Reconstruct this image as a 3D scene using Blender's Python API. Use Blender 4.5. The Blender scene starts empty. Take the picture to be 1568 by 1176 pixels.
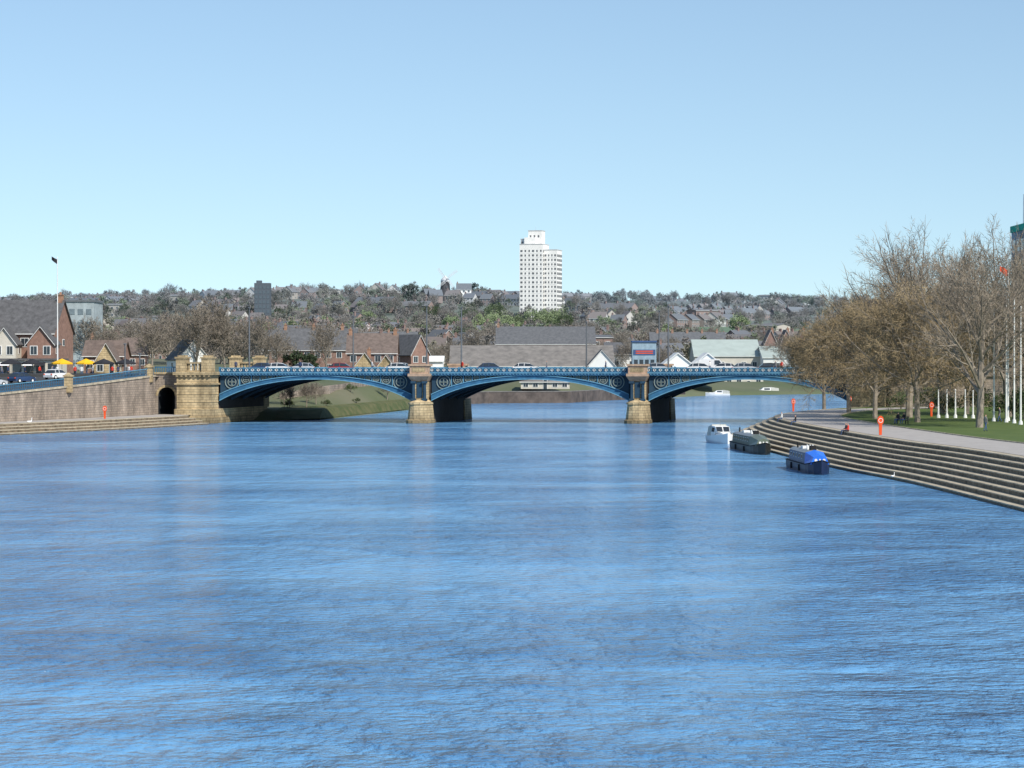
import bpy, math, random
from mathutils import Vector, Matrix, noise
random.seed(7)
R=random.random
U=random.uniform
scene=bpy.context.scene
COL=scene.collection

# ---------------------------------------------------------------- materials
MATS={}
def nn(nt,t,**kw):
    n=nt.nodes.new(t)
    for k,v in kw.items(): setattr(n,k,v)
    return n
def mat(name,col,rough=.85,var=.25,scale=.6,col2=None,metal=0,bump=0,haze=True,ramp=None,spec=.3,streak=None):
    if name in MATS: return MATS[name]
    m=bpy.data.materials.new(name); m.use_nodes=True
    nt=m.node_tree; b=nt.nodes['Principled BSDF']; L=nt.links.new
    b.inputs['Roughness'].default_value=rough; b.inputs['Metallic'].default_value=metal
    b.inputs['Specular IOR Level'].default_value=spec
    geo=nn(nt,'ShaderNodeNewGeometry')
    src=geo.outputs['Position']
    if streak:
        mp=nn(nt,'ShaderNodeVectorMath',operation='MULTIPLY'); mp.inputs[1].default_value=streak
        L(src,mp.inputs[0]); src2=mp.outputs[0]
    else: src2=src
    no=nn(nt,'ShaderNodeTexNoise'); no.inputs['Scale'].default_value=scale; no.inputs['Detail'].default_value=6
    no.inputs['Roughness'].default_value=.65
    L(src2,no.inputs['Vector'])
    mr=nn(nt,'ShaderNodeMapRange'); mr.inputs[1].default_value=.32; mr.inputs[2].default_value=.68
    L(no.outputs['Fac'],mr.inputs[0])
    mx=nn(nt,'ShaderNodeMix',data_type='RGBA')
    c=col
    if col2 is None:
        c1=[x*(1-var) for x in c]; c2=[min(1,x*(1+var)) for x in c]
    else: c1=list(c); c2=list(col2)
    L(mr.outputs[0],mx.inputs[0])
    mx.inputs[6].default_value=(*c1,1); mx.inputs[7].default_value=(*c2,1)
    out=mx.outputs[2]
    if ramp:
        oi=nn(nt,'ShaderNodeObjectInfo'); cr=nn(nt,'ShaderNodeValToRGB'); cr.color_ramp.interpolation='CONSTANT'
        e=cr.color_ramp.elements
        while len(e)<len(ramp): e.new(.5)
        for i,cc in enumerate(ramp):
            e[i].position=i/len(ramp); e[i].color=(*cc,1)
        L(oi.outputs['Random'],cr.inputs[0])
        mm=nn(nt,'ShaderNodeMix',data_type='RGBA',blend_type='MULTIPLY'); mm.inputs[0].default_value=1
        L(cr.outputs[0],mm.inputs[6]); L(out,mm.inputs[7]); out=mm.outputs[2]
    if haze:  # aerial haze painted into the base colour, stronger with distance along Y
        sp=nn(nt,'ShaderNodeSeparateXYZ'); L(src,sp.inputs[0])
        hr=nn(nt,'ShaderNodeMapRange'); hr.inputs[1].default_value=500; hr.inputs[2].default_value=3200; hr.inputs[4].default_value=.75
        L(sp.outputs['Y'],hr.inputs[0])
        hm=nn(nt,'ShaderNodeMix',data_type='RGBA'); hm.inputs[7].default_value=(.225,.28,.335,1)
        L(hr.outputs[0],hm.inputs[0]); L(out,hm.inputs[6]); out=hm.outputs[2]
    L(out,b.inputs['Base Color'])
    if bump:
        bp=nn(nt,'ShaderNodeBump'); bp.inputs['Strength'].default_value=bump; bp.inputs['Distance'].default_value=.1
        L(no.outputs['Fac'],bp.inputs['Height']); L(bp.outputs[0],b.inputs['Normal'])
    MATS[name]=m; return m

def stone_mat(name,c1,c2,mortar,bw=.9,bh=.4):
    m=bpy.data.materials.new(name); m.use_nodes=True
    nt=m.node_tree; b=nt.nodes['Principled BSDF']; L=nt.links.new
    b.inputs['Roughness'].default_value=.9; b.inputs['Specular IOR Level'].default_value=.2
    geo=nn(nt,'ShaderNodeNewGeometry'); sp=nn(nt,'ShaderNodeSeparateXYZ'); L(geo.outputs['Position'],sp.inputs[0])
    ad=nn(nt,'ShaderNodeMath',operation='MULTIPLY_ADD'); ad.inputs[1].default_value=.8
    L(sp.outputs['Y'],ad.inputs[0]); L(sp.outputs['X'],ad.inputs[2])
    cb=nn(nt,'ShaderNodeCombineXYZ'); L(ad.outputs[0],cb.inputs[0]); L(sp.outputs['Z'],cb.inputs[1])
    br=nn(nt,'ShaderNodeTexBrick'); br.inputs['Scale'].default_value=1
    br.inputs['Brick Width'].default_value=bw; br.inputs['Row Height'].default_value=bh; br.inputs['Mortar Size'].default_value=.03
    br.inputs['Color1'].default_value=(*c1,1); br.inputs['Color2'].default_value=(*c2,1); br.inputs['Mortar'].default_value=(*mortar,1)
    L(cb.outputs[0],br.inputs['Vector'])
    no=nn(nt,'ShaderNodeTexNoise'); no.inputs['Scale'].default_value=.45; no.inputs['Detail'].default_value=8; no.inputs['Roughness'].default_value=.7
    mv=nn(nt,'ShaderNodeVectorMath',operation='MULTIPLY'); mv.inputs[1].default_value=(1,1,.4)
    L(geo.outputs['Position'],mv.inputs[0]); L(mv.outputs[0],no.inputs['Vector'])
    mr=nn(nt,'ShaderNodeMapRange'); mr.inputs[1].default_value=.3; mr.inputs[2].default_value=.7; mr.inputs[3].default_value=.45; mr.inputs[4].default_value=1.35
    L(no.outputs['Fac'],mr.inputs[0])
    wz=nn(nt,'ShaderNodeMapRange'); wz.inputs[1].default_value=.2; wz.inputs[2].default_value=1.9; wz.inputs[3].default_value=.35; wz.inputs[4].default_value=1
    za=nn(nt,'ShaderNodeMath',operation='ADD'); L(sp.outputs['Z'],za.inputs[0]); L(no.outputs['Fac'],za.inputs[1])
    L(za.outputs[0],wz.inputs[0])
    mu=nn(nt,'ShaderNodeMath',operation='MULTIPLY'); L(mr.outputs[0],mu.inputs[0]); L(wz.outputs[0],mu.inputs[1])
    vm=nn(nt,'ShaderNodeVectorMath',operation='SCALE'); L(br.outputs['Color'],vm.inputs[0]); L(mu.outputs[0],vm.inputs['Scale'])
    L(vm.outputs[0],b.inputs['Base Color'])
    return m

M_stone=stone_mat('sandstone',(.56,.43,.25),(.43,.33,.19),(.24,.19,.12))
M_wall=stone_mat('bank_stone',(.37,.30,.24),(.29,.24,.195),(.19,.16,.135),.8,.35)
M_pink=mat('red_sandstone',(.42,.29,.20),var=.3,scale=1.5)
M_blue=mat('bridge_blue_paint',(.032,.125,.23),rough=.5,var=.25,scale=1.2)
M_blue2=mat('bridge_light_blue_paint',(.115,.28,.40),rough=.5,var=.2,scale=1.2)
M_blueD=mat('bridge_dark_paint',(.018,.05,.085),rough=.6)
M_tracery=mat('tracery_cream_paint',(.24,.29,.27),var=.2)
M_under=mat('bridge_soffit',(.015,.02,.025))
M_pierD=mat('pier_shaded_stone',(.05,.042,.038),scale=.8)  # pier stone darkened to paint in the shade beneath the deck
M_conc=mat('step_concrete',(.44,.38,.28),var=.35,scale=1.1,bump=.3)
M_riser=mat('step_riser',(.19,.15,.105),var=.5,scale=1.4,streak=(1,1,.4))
M_path=mat('path_tarmac',(.40,.37,.34),var=.12,scale=.7)
M_grass=mat('lawn_grass',(.065,.105,.022),col2=(.115,.155,.04),scale=.35)
M_asph=mat('asphalt',(.06,.06,.06),var=.2)
M_white=mat('white_paint',(.78,.78,.75),var=.06)
M_whitebr=mat('bright_white',(.85,.85,.83),var=.03,haze=False)
M_slate=mat('slate_roof',(.11,.108,.11),var=.3,scale=1.2)
M_brownroof=mat('brown_tile_roof',(.16,.12,.10),var=.3,scale=1.2)
M_orange=mat('orange_brick',(.34,.19,.12),var=.25,scale=2)
M_brick=mat('red_brick',(.26,.155,.12),var=.25,scale=1.5)
M_glass=mat('window_glass',(.03,.04,.05),rough=.15,var=.2,spec=.6)
M_black=mat('black_rubber',(.02,.02,.02),var=.1)
M_steel=mat('grey_steel',(.13,.14,.15),rough=.5)
M_paleroof=mat('pale_green_roof',(.40,.46,.42),var=.1,scale=.3)
M_greyroof=mat('weathered_shed_roof',(.20,.18,.16),var=.3,scale=.5)
M_red=mat('red_orange_paint',(.75,.09,.02),rough=.5,var=.08)
M_yellow=mat('yellow_canvas',(.85,.48,.02),var=.08)
M_dark=mat('dark_canvas',(.03,.03,.035))
M_bark=mat('bark_grey_brown',(.25,.21,.165),var=.35,scale=1.5)
M_twig=mat('twigs_brown',(.27,.22,.165),var=.3,scale=.3)
M_bud=mat('budding_twigs',(.22,.165,.09),col2=(.33,.25,.14),scale=.25)
M_cream=mat('cream_render',(.6,.56,.48),var=.1)
M_skin=mat('skin',(.5,.3,.22),var=.05)
M_hair=mat('hair',(.05,.035,.02),var=.1)

class MB:
    def __init__(s,T=None): s.v=[];s.f=[];s.m=[];s.T=T
    def P(s,p):
        p=s.T(p) if s.T else p
        s.v.append(tuple(p)); return len(s.v)-1
    def poly(s,pts,mi=0):
        s.f.append([s.P(p) for p in pts]); s.m.append(mi)
    def box(s,x0,x1,y0,y1,z0,z1,mi=0):
        i=[s.P(p) for p in((x0,y0,z0),(x1,y0,z0),(x1,y1,z0),(x0,y1,z0),(x0,y0,z1),(x1,y0,z1),(x1,y1,z1),(x0,y1,z1))]
        for q in((0,3,2,1),(4,5,6,7),(0,1,5,4),(1,2,6,5),(2,3,7,6),(3,0,4,7)):
            s.f.append([i[k] for k in q]); s.m.append(mi)
    def loft(s,rings,mi=0,closed=True,caps=True):
        idx=[[s.P(p) for p in r] for r in rings]
        n=len(rings[0])
        for a,b in zip(idx[:-1],idx[1:]):
            for k in range(n if closed else n-1):
                s.f.append([a[k],a[(k+1)%n],b[(k+1)%n],b[k]]); s.m.append(mi)
        if caps and closed:
            s.f.append(idx[0][::-1]); s.m.append(mi); s.f.append(idx[-1]); s.m.append(mi)
    def tube(s,p0,p1,r0,r1,n=6,mi=0,caps=True):
        p0=Vector(p0);p1=Vector(p1);d=(p1-p0)
        if d.length<1e-6:return
        d.normalize(); a=d.orthogonal().normalized(); b=d.cross(a)
        s.loft([[p+a*(r*math.cos(2*math.pi*k/n))+b*(r*math.sin(2*math.pi*k/n)) for k in range(n)] for p,r in((p0,r0),(p1,r1))],mi,True,caps)
    def ring(s,c,r,t,y0,y1,mi=0,n=16):
        cx,cz=c
        for k in range(n):
            a=2*math.pi*k/n;b=2*math.pi*(k+1)/n
            A=[(cx+rr*math.cos(q),cz+rr*math.sin(q)) for rr,q in((r,a),(r,b),(r-t,b),(r-t,a))]
            s.poly([(p[0],y0,p[1]) for p in A],mi)
            s.poly([(A[0][0],y0,A[0][1]),(A[0][0],y1,A[0][1]),(A[1][0],y1,A[1][1]),(A[1][0],y0,A[1][1])],mi)
            s.poly([(A[3][0],y0,A[3][1]),(A[2][0],y0,A[2][1]),(A[2][0],y1,A[2][1]),(A[3][0],y1,A[3][1])],mi)
    def mesh(s,name,mats,smooth=False):
        me=bpy.data.meshes.new(name); me.from_pydata(s.v,[],s.f)
        for m in mats: me.materials.append(m)
        me.polygons.foreach_set('material_index',s.m)
        if smooth: me.polygons.foreach_set('use_smooth',[True]*len(s.f))
        me.update(); return me
    def build(s,name,mats,parent=None,smooth=False):
        return place(s.mesh(name,mats,smooth),name,parent=parent)
def place(me,name,loc=(0,0,0),rot=0,sc=1,parent=None):
    o=bpy.data.objects.new(name,me); COL.objects.link(o)
    o.location=loc; o.rotation_euler=(0,0,rot)
    o.scale=(sc,sc,sc) if isinstance(sc,(int,float)) else sc
    if parent: o.parent=parent
    return o
def empty(name,loc=(0,0,0),rot=0):
    return place(None,name,loc,rot)
def interp(x,pts):
    if x<=pts[0][0]: return pts[0][1]
    for a,b in zip(pts[:-1],pts[1:]):
        if x<=b[0]:
            t=(x-a[0])/(b[0]-a[0]); return a[1]+(b[1]-a[1])*t
    return pts[-1][1]
def ss(a,b,x):
    t=max(0,min(1,(x-a)/(b-a))); return t*t*(3-2*t)

# ---------------------------------------------------------------- terrain
YB=[(-3000,418),(-40,416),(-31,420),(-26,455),(-21,490),(-12,565),(-5,578),(13,584),(20,612),(52,690),(93,728),(180,750),(400,800),(3000,1400)]
def H(x,y):
    s=y-interp(x,YB)
    pl=6.9-2.2*ss(-62,-40,x)-1.4*ss(0,60,x)
    bank=pl*(0.35*ss(0,9,s)+0.65*ss(9,50,s)) if x<0 else pl*(0.3*ss(0,4,s)+.7*ss(4,30,s))
    up=interp(y,[(820,0),(1200,13),(1600,29),(2200,46),(3000,63),(3500,50),(6000,0)])
    k=ss(820,1800,y)
    und=k*(6*math.sin(x/260+1.2)*math.sin(y/330)+3.5*math.sin(x/97+y/210))
    mill=10*math.exp(-((x+60)/170)**2-((y-1850)/260)**2)
    right=-5*ss(50,500,x)*k
    return bank+up+und+mill+right - (0.3 if s<=0 else 0)
g=MB()
xs=[-3000,-2200,-1600,-1200]+[-1000+25*i for i in range(32)]+[-200+5*i for i in range(81)]+[225+25*i for i in range(32)]+[1200,1600,2200,3000]
sv=[-.1,2,4,6,9,14,20,28,40,60,80,110,150,190]+[230+45*i for i in range(70)]+[3600,4500,6000]
vid=[]
for s_ in sv:
    row=[]
    for x in xs:
        y=interp(x,YB)+s_; row.append(g.P((x,y,H(x,y))))
    vid.append(row)
for a,b in zip(vid[:-1],vid[1:]):
    for k in range(len(xs)-1):
        g.f.append([a[k],a[k+1],b[k+1],b[k]]); g.m.append(0)
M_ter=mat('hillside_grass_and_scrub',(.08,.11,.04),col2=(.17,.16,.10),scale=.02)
g.build('ground',[M_ter],smooth=True)
fl=MB(); fl.poly([(-3000,-500,-4),(3000,-500,-4),(3000,1500,-4),(-3000,1500,-4)]); fl.build('river_bed',[M_pierD])

# ---------------------------------------------------------------- water
wm=bpy.data.materials.new('river_water'); wm.use_nodes=True
nt=wm.node_tree; b=nt.nodes['Principled BSDF']; L=nt.links.new
b.inputs['Roughness'].default_value=.12; b.inputs['IOR'].default_value=1.33
geo=nn(nt,'ShaderNodeNewGeometry')
def wn(scale,vec,detail=4,rough=.55,dist=0):
    mp=nn(nt,'ShaderNodeVectorMath',operation='MULTIPLY'); mp.inputs[1].default_value=vec
    L(geo.outputs['Position'],mp.inputs[0])
    n=nn(nt,'ShaderNodeTexNoise'); n.inputs['Scale'].default_value=scale; n.inputs['Detail'].default_value=detail; n.inputs['Roughness'].default_value=rough; n.inputs['Distortion'].default_value=dist
    L(mp.outputs[0],n.inputs['Vector']); return n.outputs['Fac']
def mth(op,a,b_):
    m=nn(nt,'ShaderNodeMath',operation=op)
    for i,q in enumerate((a,b_)):
        if isinstance(q,(int,float)): m.inputs[i].default_value=q
        else: L(q,m.inputs[i])
    return m.outputs[0]
def rng(src,a,b_,c,d):
    m=nn(nt,'ShaderNodeMapRange'); L(src,m.inputs[0])
    for i,q in enumerate((a,b_,c,d)): m.inputs[i+1].default_value=q
    return m.outputs[0]
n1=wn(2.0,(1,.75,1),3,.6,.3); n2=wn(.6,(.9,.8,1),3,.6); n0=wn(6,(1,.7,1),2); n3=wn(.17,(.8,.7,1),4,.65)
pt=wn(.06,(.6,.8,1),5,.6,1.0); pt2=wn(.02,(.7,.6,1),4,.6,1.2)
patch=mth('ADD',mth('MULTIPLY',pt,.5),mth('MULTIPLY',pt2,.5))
h=mth('ADD',mth('ADD',mth('MULTIPLY',n1,.42),mth('MULTIPLY',n2,.95)),mth('MULTIPLY',n0,.09))
h=mth('ADD',mth('MULTIPLY',h,rng(patch,.42,.58,.45,1.35)),mth('MULTIPLY',n3,1.2))
bp=nn(nt,'ShaderNodeBump'); bp.inputs['Strength'].default_value=1; bp.inputs['Distance'].default_value=1.0
L(h,bp.inputs['Height']); L(bp.outputs[0],b.inputs['Normal'])
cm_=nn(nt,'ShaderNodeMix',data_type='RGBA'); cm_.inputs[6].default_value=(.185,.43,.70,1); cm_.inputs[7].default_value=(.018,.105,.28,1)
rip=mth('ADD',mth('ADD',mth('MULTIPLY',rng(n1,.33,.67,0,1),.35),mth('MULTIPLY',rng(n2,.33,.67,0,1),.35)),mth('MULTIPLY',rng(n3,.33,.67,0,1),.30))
L(mth('ADD',mth('MULTIPLY',rng(patch,.42,.60,0,1),.55),mth('MULTIPLY',rip,.45)),cm_.inputs[0]); L(cm_.outputs[2],b.inputs['Base Color'])  # light and dark of ripples and wind patches painted into the base colour
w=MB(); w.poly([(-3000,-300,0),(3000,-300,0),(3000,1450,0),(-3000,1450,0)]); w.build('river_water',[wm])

# ---------------------------------------------------------------- banks
def smooth(poly,n=5):
    out=[]
    P=[poly[0]]+list(poly)+[poly[-1]]
    for i in range(1,len(P)-2):
        p0,p1,p2,p3=[Vector(P[j]) for j in(i-1,i,i+1,i+2)]
        for k in range(n):
            t=k/n
            out.append(.5*((2*p1)+(p2-p0)*t+(2*p0-5*p1+4*p2-p3)*t*t+(3*p1-p0-3*p2+p3)*t**3))
    out.append(Vector(poly[-1])); return out
def offs(poly,d,side=1):
    out=[]
    for i,p in enumerate(poly):
        a=poly[max(0,i-1)];b_=poly[min(len(poly)-1,i+1)]
        t=(b_-a).normalized(); n=Vector((t.y,-t.x))*side
        out.append(p+n*d)
    return out
def steps(name,poly,side,n,rise,tread,z0=-.6,first=.25):
    s=MB(); z=first
    for i in range(n):
        A=offs(poly,i*tread,side);B=offs(poly,(i+1)*tread,side)
        zb=z0 if i==0 else z-rise
        for k in range(len(poly)-1):
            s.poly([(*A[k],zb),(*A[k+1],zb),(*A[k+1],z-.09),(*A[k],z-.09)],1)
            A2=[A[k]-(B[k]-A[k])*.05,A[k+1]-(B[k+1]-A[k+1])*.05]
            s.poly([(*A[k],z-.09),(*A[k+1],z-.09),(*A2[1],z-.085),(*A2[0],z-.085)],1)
            s.poly([(*A2[0],z-.085),(*A2[1],z-.085),(*A2[1],z),(*A2[0],z)],0)
            s.poly([(*A2[0],z),(*A2[1],z),(*B[k+1],z),(*B[k],z)],0)
        z+=rise
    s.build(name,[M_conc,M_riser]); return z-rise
RB=smooth([(37,20),(37,60),(36,100),(34.5,140),(33.3,170),(31.8,208),(29.6,232),(28.2,258),(27,292),(27.0,318),(28.2,335),(31.5,352),(36,368),(42,384),(49,400),(55,430),(70,500),(95,590),(160,660),(400,700)],5)
zr=steps('embankment_steps',RB,1,8,.335,.78)
top=offs(RB,8*.78,1)
lw=MB(); lw.poly([(*p,zr) for p in top]+[(2500,740,zr),(2500,-100,zr),(40,-100,zr)]); lw.build('lawn',[M_grass])
pa=MB()
cut=[(p) for p in top if p.y<375]
cut2=offs(cut,.02,1); far=offs(cut,7.5,1)
for k in range(len(cut)-1): pa.poly([(*cut2[k],zr+.02),(*cut2[k+1],zr+.02),(*far[k+1],zr+.02),(*far[k],zr+.02)])
a,b_=cut2[-1],far[-1]
for q in [((56,388),(62,383)),((66,398),(70,394))]:
    c,d=Vector(q[0]),Vector(q[1]); pa.poly([(*a,zr+.02),(*c,zr+.02),(*d,zr+.02),(*b_,zr+.02)]); a,b_=c,d
pa.build('riverside_path',[M_path])
kb=MB()
for k in range(len(far)-1):
    A=far[k];B=far[k+1]; kb.loft([[(A.x,A.y,zr),(A.x+.15,A.y,zr),(A.x+.15,A.y,zr+.12),(A.x,A.y,zr+.12)],[(B.x,B.y,zr),(B.x+.15,B.y,zr),(B.x+.15,B.y,zr+.12),(B.x,B.y,zr+.12)]])
kb.build('path_kerb',[M_conc])

# left bank
LB=smooth([(-120,215),(-95,275),(-80,307),(-66,337),(-54,365),(-45.5,392)],4)
steps('quay_steps',LB,-1,4,.36,1.1)
zq=.25+3*.36
wallp=[Vector(p) for p in[(-140,225),(-108,285),(-84,318),(-69.5,352),(-61,377),(-54.5,399)]]
wtop=[4.2,4.5,4.8,5.2,6.3,7.4]
q=MB(); Lt=offs(LB,4*1.1,-1)
q.poly([(*p,zq) for p in Lt]+[(*p,zq) for p in [Vector((-48,405))]]+[(*(p+Vector((-2,1))),zq) for p in wallp[::-1]]); q.build('quay_paving',[M_path])
wl=MB()
for i in range(len(wallp)-1):
    A,B=wallp[i],wallp[i+1]; n=(B-A).normalized(); n=Vector((-n.y,n.x))*.6
    wl.loft([[(*A,1),(*(A+n),1),(*(A+n),wtop[i]-.25),(*A,wtop[i]-.25)],[(*B,1),(*(B+n),1),(*(B+n),wtop[i+1]-.25),(*B,wtop[i+1]-.25)]],0)
    A2,B2=A-n*.25,B-n*.25
    wl.loft([[(*A2,wtop[i]-.25),(*(A+n*1.2),wtop[i]-.25),(*(A+n*1.2),wtop[i]),(*A2,wtop[i])],[(*B2,wtop[i+1]-.25),(*(B+n*1.2),wtop[i+1]-.25),(*(B+n*1.2),wtop[i+1]),(*B2,wtop[i+1])]],1)
wl.build('embankment_wall',[M_wall,M_conc])
rl=MB()
for i in range(len(wallp)-1):
    A,B=wallp[i],wallp[i+1]; Ln=(B-A).length; N=int(Ln/.5)
    n=(B-A).normalized(); n=Vector((-n.y,n.x))*.3
    for k in range(N+1):
        t=k/N; p=A.lerp(B,t)+n; z=wtop[i]+(wtop[i+1]-wtop[i])*t
        rl.box(p.x-.04,p.x+.04,p.y-.04,p.y+.04,z,z+1.0,0)
    for zz,r in((1.02,.07),(.15,.05),(.6,.035)):
        rl.tube((*(A+n),wtop[i]+zz),(*(B+n),wtop[i+1]+zz),r,r,5,1 if zz>1 else 0)
rl.build('embankment_railing',[M_blue,M_blue2])
for px,py,zt in((-63,371,6.1),(-72.5,345.5,5.1),(-55.2,397.5,7.3),(-90,310,4.8)):
    c=MB(); c.box(-.55,.55,-.55,.55,-1,1.25,0); c.box(-.7,.7,-.7,.7,1.25,1.45,0)
    c.loft([[(-.55,-.55,1.45),(.55,-.55,1.45),(.55,.55,1.45),(-.55,.55,1.45)],[(-.1,-.1,1.8),(.1,-.1,1.8),(.1,.1,1.8),(-.1,.1,1.8)]])
    place(c.mesh('stone_pillar',[M_stone]),'stone_pillar',(px,py,zt))
lg=MB()
for i in range(len(wallp)-1):
    A,B=wallp[i],wallp[i+1]
    lg.poly([(*A,wtop[i]-.3),(*B,wtop[i+1]-.3),(-400,B.y+15,max(6.3,wtop[i+1]-.3)),(-400,A.y+15,6)])
lg.poly([(-54.5,399,7.1),(-50,432,7.2),(-400,440,6.8),(-400,414,6.8)])
lg.build('riverside_road',[M_asph])

# ---------------------------------------------------------------- bridge
F=math.radians(2);PA=math.radians(12)
cf,sf,sp_,cp=math.cos(F),math.sin(F),math.sin(PA),math.cos(PA)
def BT(p): return (p[0]*cf+p[1]*sp_, 400-p[0]*sf+p[1]*cp, p[2])
bridge=empty('arch_bridge')
spans=[(-45,-15.4),(-12.4,17.9),(20.9,51.2)]
W=24
def zi(t): return 6.75-3.3*(.75*t*t+.25*t**4)
NS=32
ribs=MB(BT);sof=MB(BT);spn=MB(BT);tr=MB(BT)
for x0,x1 in spans:
    c=(x0+x1)/2;hw=(x1-x0)/2
    for ri,ly in enumerate((0,5.8,11.6,17.4,23.4)):
        for k in range(NS):
            ta,tb=-1+2*k/NS,-1+2*(k+1)/NS
            def sec(t):
                z=zi(t); th=.5+.45*t*t
                return [(c+hw*t,ly,z),(c+hw*t,ly+.6,z),(c+hw*t,ly+.6,z+th),(c+hw*t,ly,z+th)]
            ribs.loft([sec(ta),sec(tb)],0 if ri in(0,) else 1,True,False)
            if ri==0:
                for dz0,dz1 in((-.07,.06),(None,None)):
                    def s2(t):
                        z=zi(t); th=.5+.45*t*t
                        a,b2=(z+dz0,z+dz1) if dz0 is not None else (z+th-.05,z+th+.08)
                        return [(c+hw*t,ly-.14,a),(c+hw*t,ly-.002,a),(c+hw*t,ly-.002,b2),(c+hw*t,ly-.14,b2)]
                    ribs.loft([s2(ta),s2(tb)],2,True,False)
    for k in range(NS):
        ta,tb=-1+2*k/NS,-1+2*(k+1)/NS
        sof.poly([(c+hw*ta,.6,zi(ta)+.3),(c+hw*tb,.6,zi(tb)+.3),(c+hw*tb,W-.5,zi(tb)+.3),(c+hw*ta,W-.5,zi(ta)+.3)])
        za,zb=zi(ta)+.5+.45*ta*ta,zi(tb)+.5+.45*tb*tb
        if max(za,zb)<7.4:
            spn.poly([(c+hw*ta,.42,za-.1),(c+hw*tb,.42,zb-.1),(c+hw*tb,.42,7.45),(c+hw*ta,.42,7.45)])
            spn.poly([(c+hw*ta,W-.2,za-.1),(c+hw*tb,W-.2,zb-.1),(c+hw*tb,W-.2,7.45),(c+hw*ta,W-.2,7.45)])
    for sgn in(-1,1):
        t=.97
        while t>.3:
            zt=zi(t)+.5+.45*t*t; hgt=7.38-zt; r=hgt*.5
            if r<.13: break
            tc=t-r/hw
            zc=zi(tc)+.5+.45*tc*tc; r=min(r,(7.38-zc)*.5)
            if r<.13: break
            cc=(c+sgn*hw*tc,7.38-r)
            tr.ring(cc,r,.10,.25,.4,0)
            if r>.35: tr.ring(cc,r*.62,.07,.25,.4,0,12)
            for q_ in range(4 if r>.3 else 0):
                an=q_*math.pi/2+.78; tr.ring((cc[0]+r*.33*math.cos(an),cc[1]+r*.33*math.sin(an)),r*.3,.05,.25,.4,0,8)
            xb=c+sgn*hw*(tc-r/hw-.008); zlow=zi((xb-c)/hw)+.5
            tr.box(xb-.05,xb+.05,.2,.42,zlow,7.45,1)
            t=tc-r/hw-.016
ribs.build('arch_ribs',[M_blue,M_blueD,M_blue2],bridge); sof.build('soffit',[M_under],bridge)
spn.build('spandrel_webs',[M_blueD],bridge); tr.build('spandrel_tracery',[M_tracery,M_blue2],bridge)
dk=MB(BT)
dk.box(-45,51.2,.0,W,7.42,7.6,2); dk.box(-45,51.2,3.0,W-3,7.6,7.72,2)
dk.box(-45,51.2,-.25,-.002,7.3,7.72,0); dk.box(-45,51.2,-.4,-.252,7.62,7.78,1)
dk.box(-45,51.2,W+.002,W+.25,7.3,7.72,0)
dk.box(-45,51.2,.3,2.998,7.6,7.84,3); dk.box(-45,51.2,W-2.998,W-.3,7.6,7.84,3)
x=-44.8
while x<51:
    dk.box(x,x+.14,-.36,-.252,7.42,7.6,1); x+=.5
for ly,fr in((-.12,True),(W+.1,False)):
    dk.box(-45,51.2,ly-.12,ly+.12,7.8,7.92,0)
    dk.box(-45,51.2,ly-.16,ly+.16,8.38,8.5,1)
    x=-44.9
    k=0
    while x<51.1:
        if k%8==0: dk.box(x-.12,x+.12,ly-.13,ly+.13,7.92,8.6,0)
        elif fr:
            dk.ring((x,8.15),.21,.07,ly-.1,ly+.1,4 if k%2 else 1,8)
        else: dk.box(x-.04,x+.04,ly-.05,ly+.05,7.92,8.38,0)
        x+=.46;k+=1
    dk.box(-45,51.2,ly+.02,ly+.05,7.92,8.38,5) if fr else None
dk.build('deck_and_parapet',[M_blue,M_blue2,M_asph,M_path,M_white,M_blueD],bridge)
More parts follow.
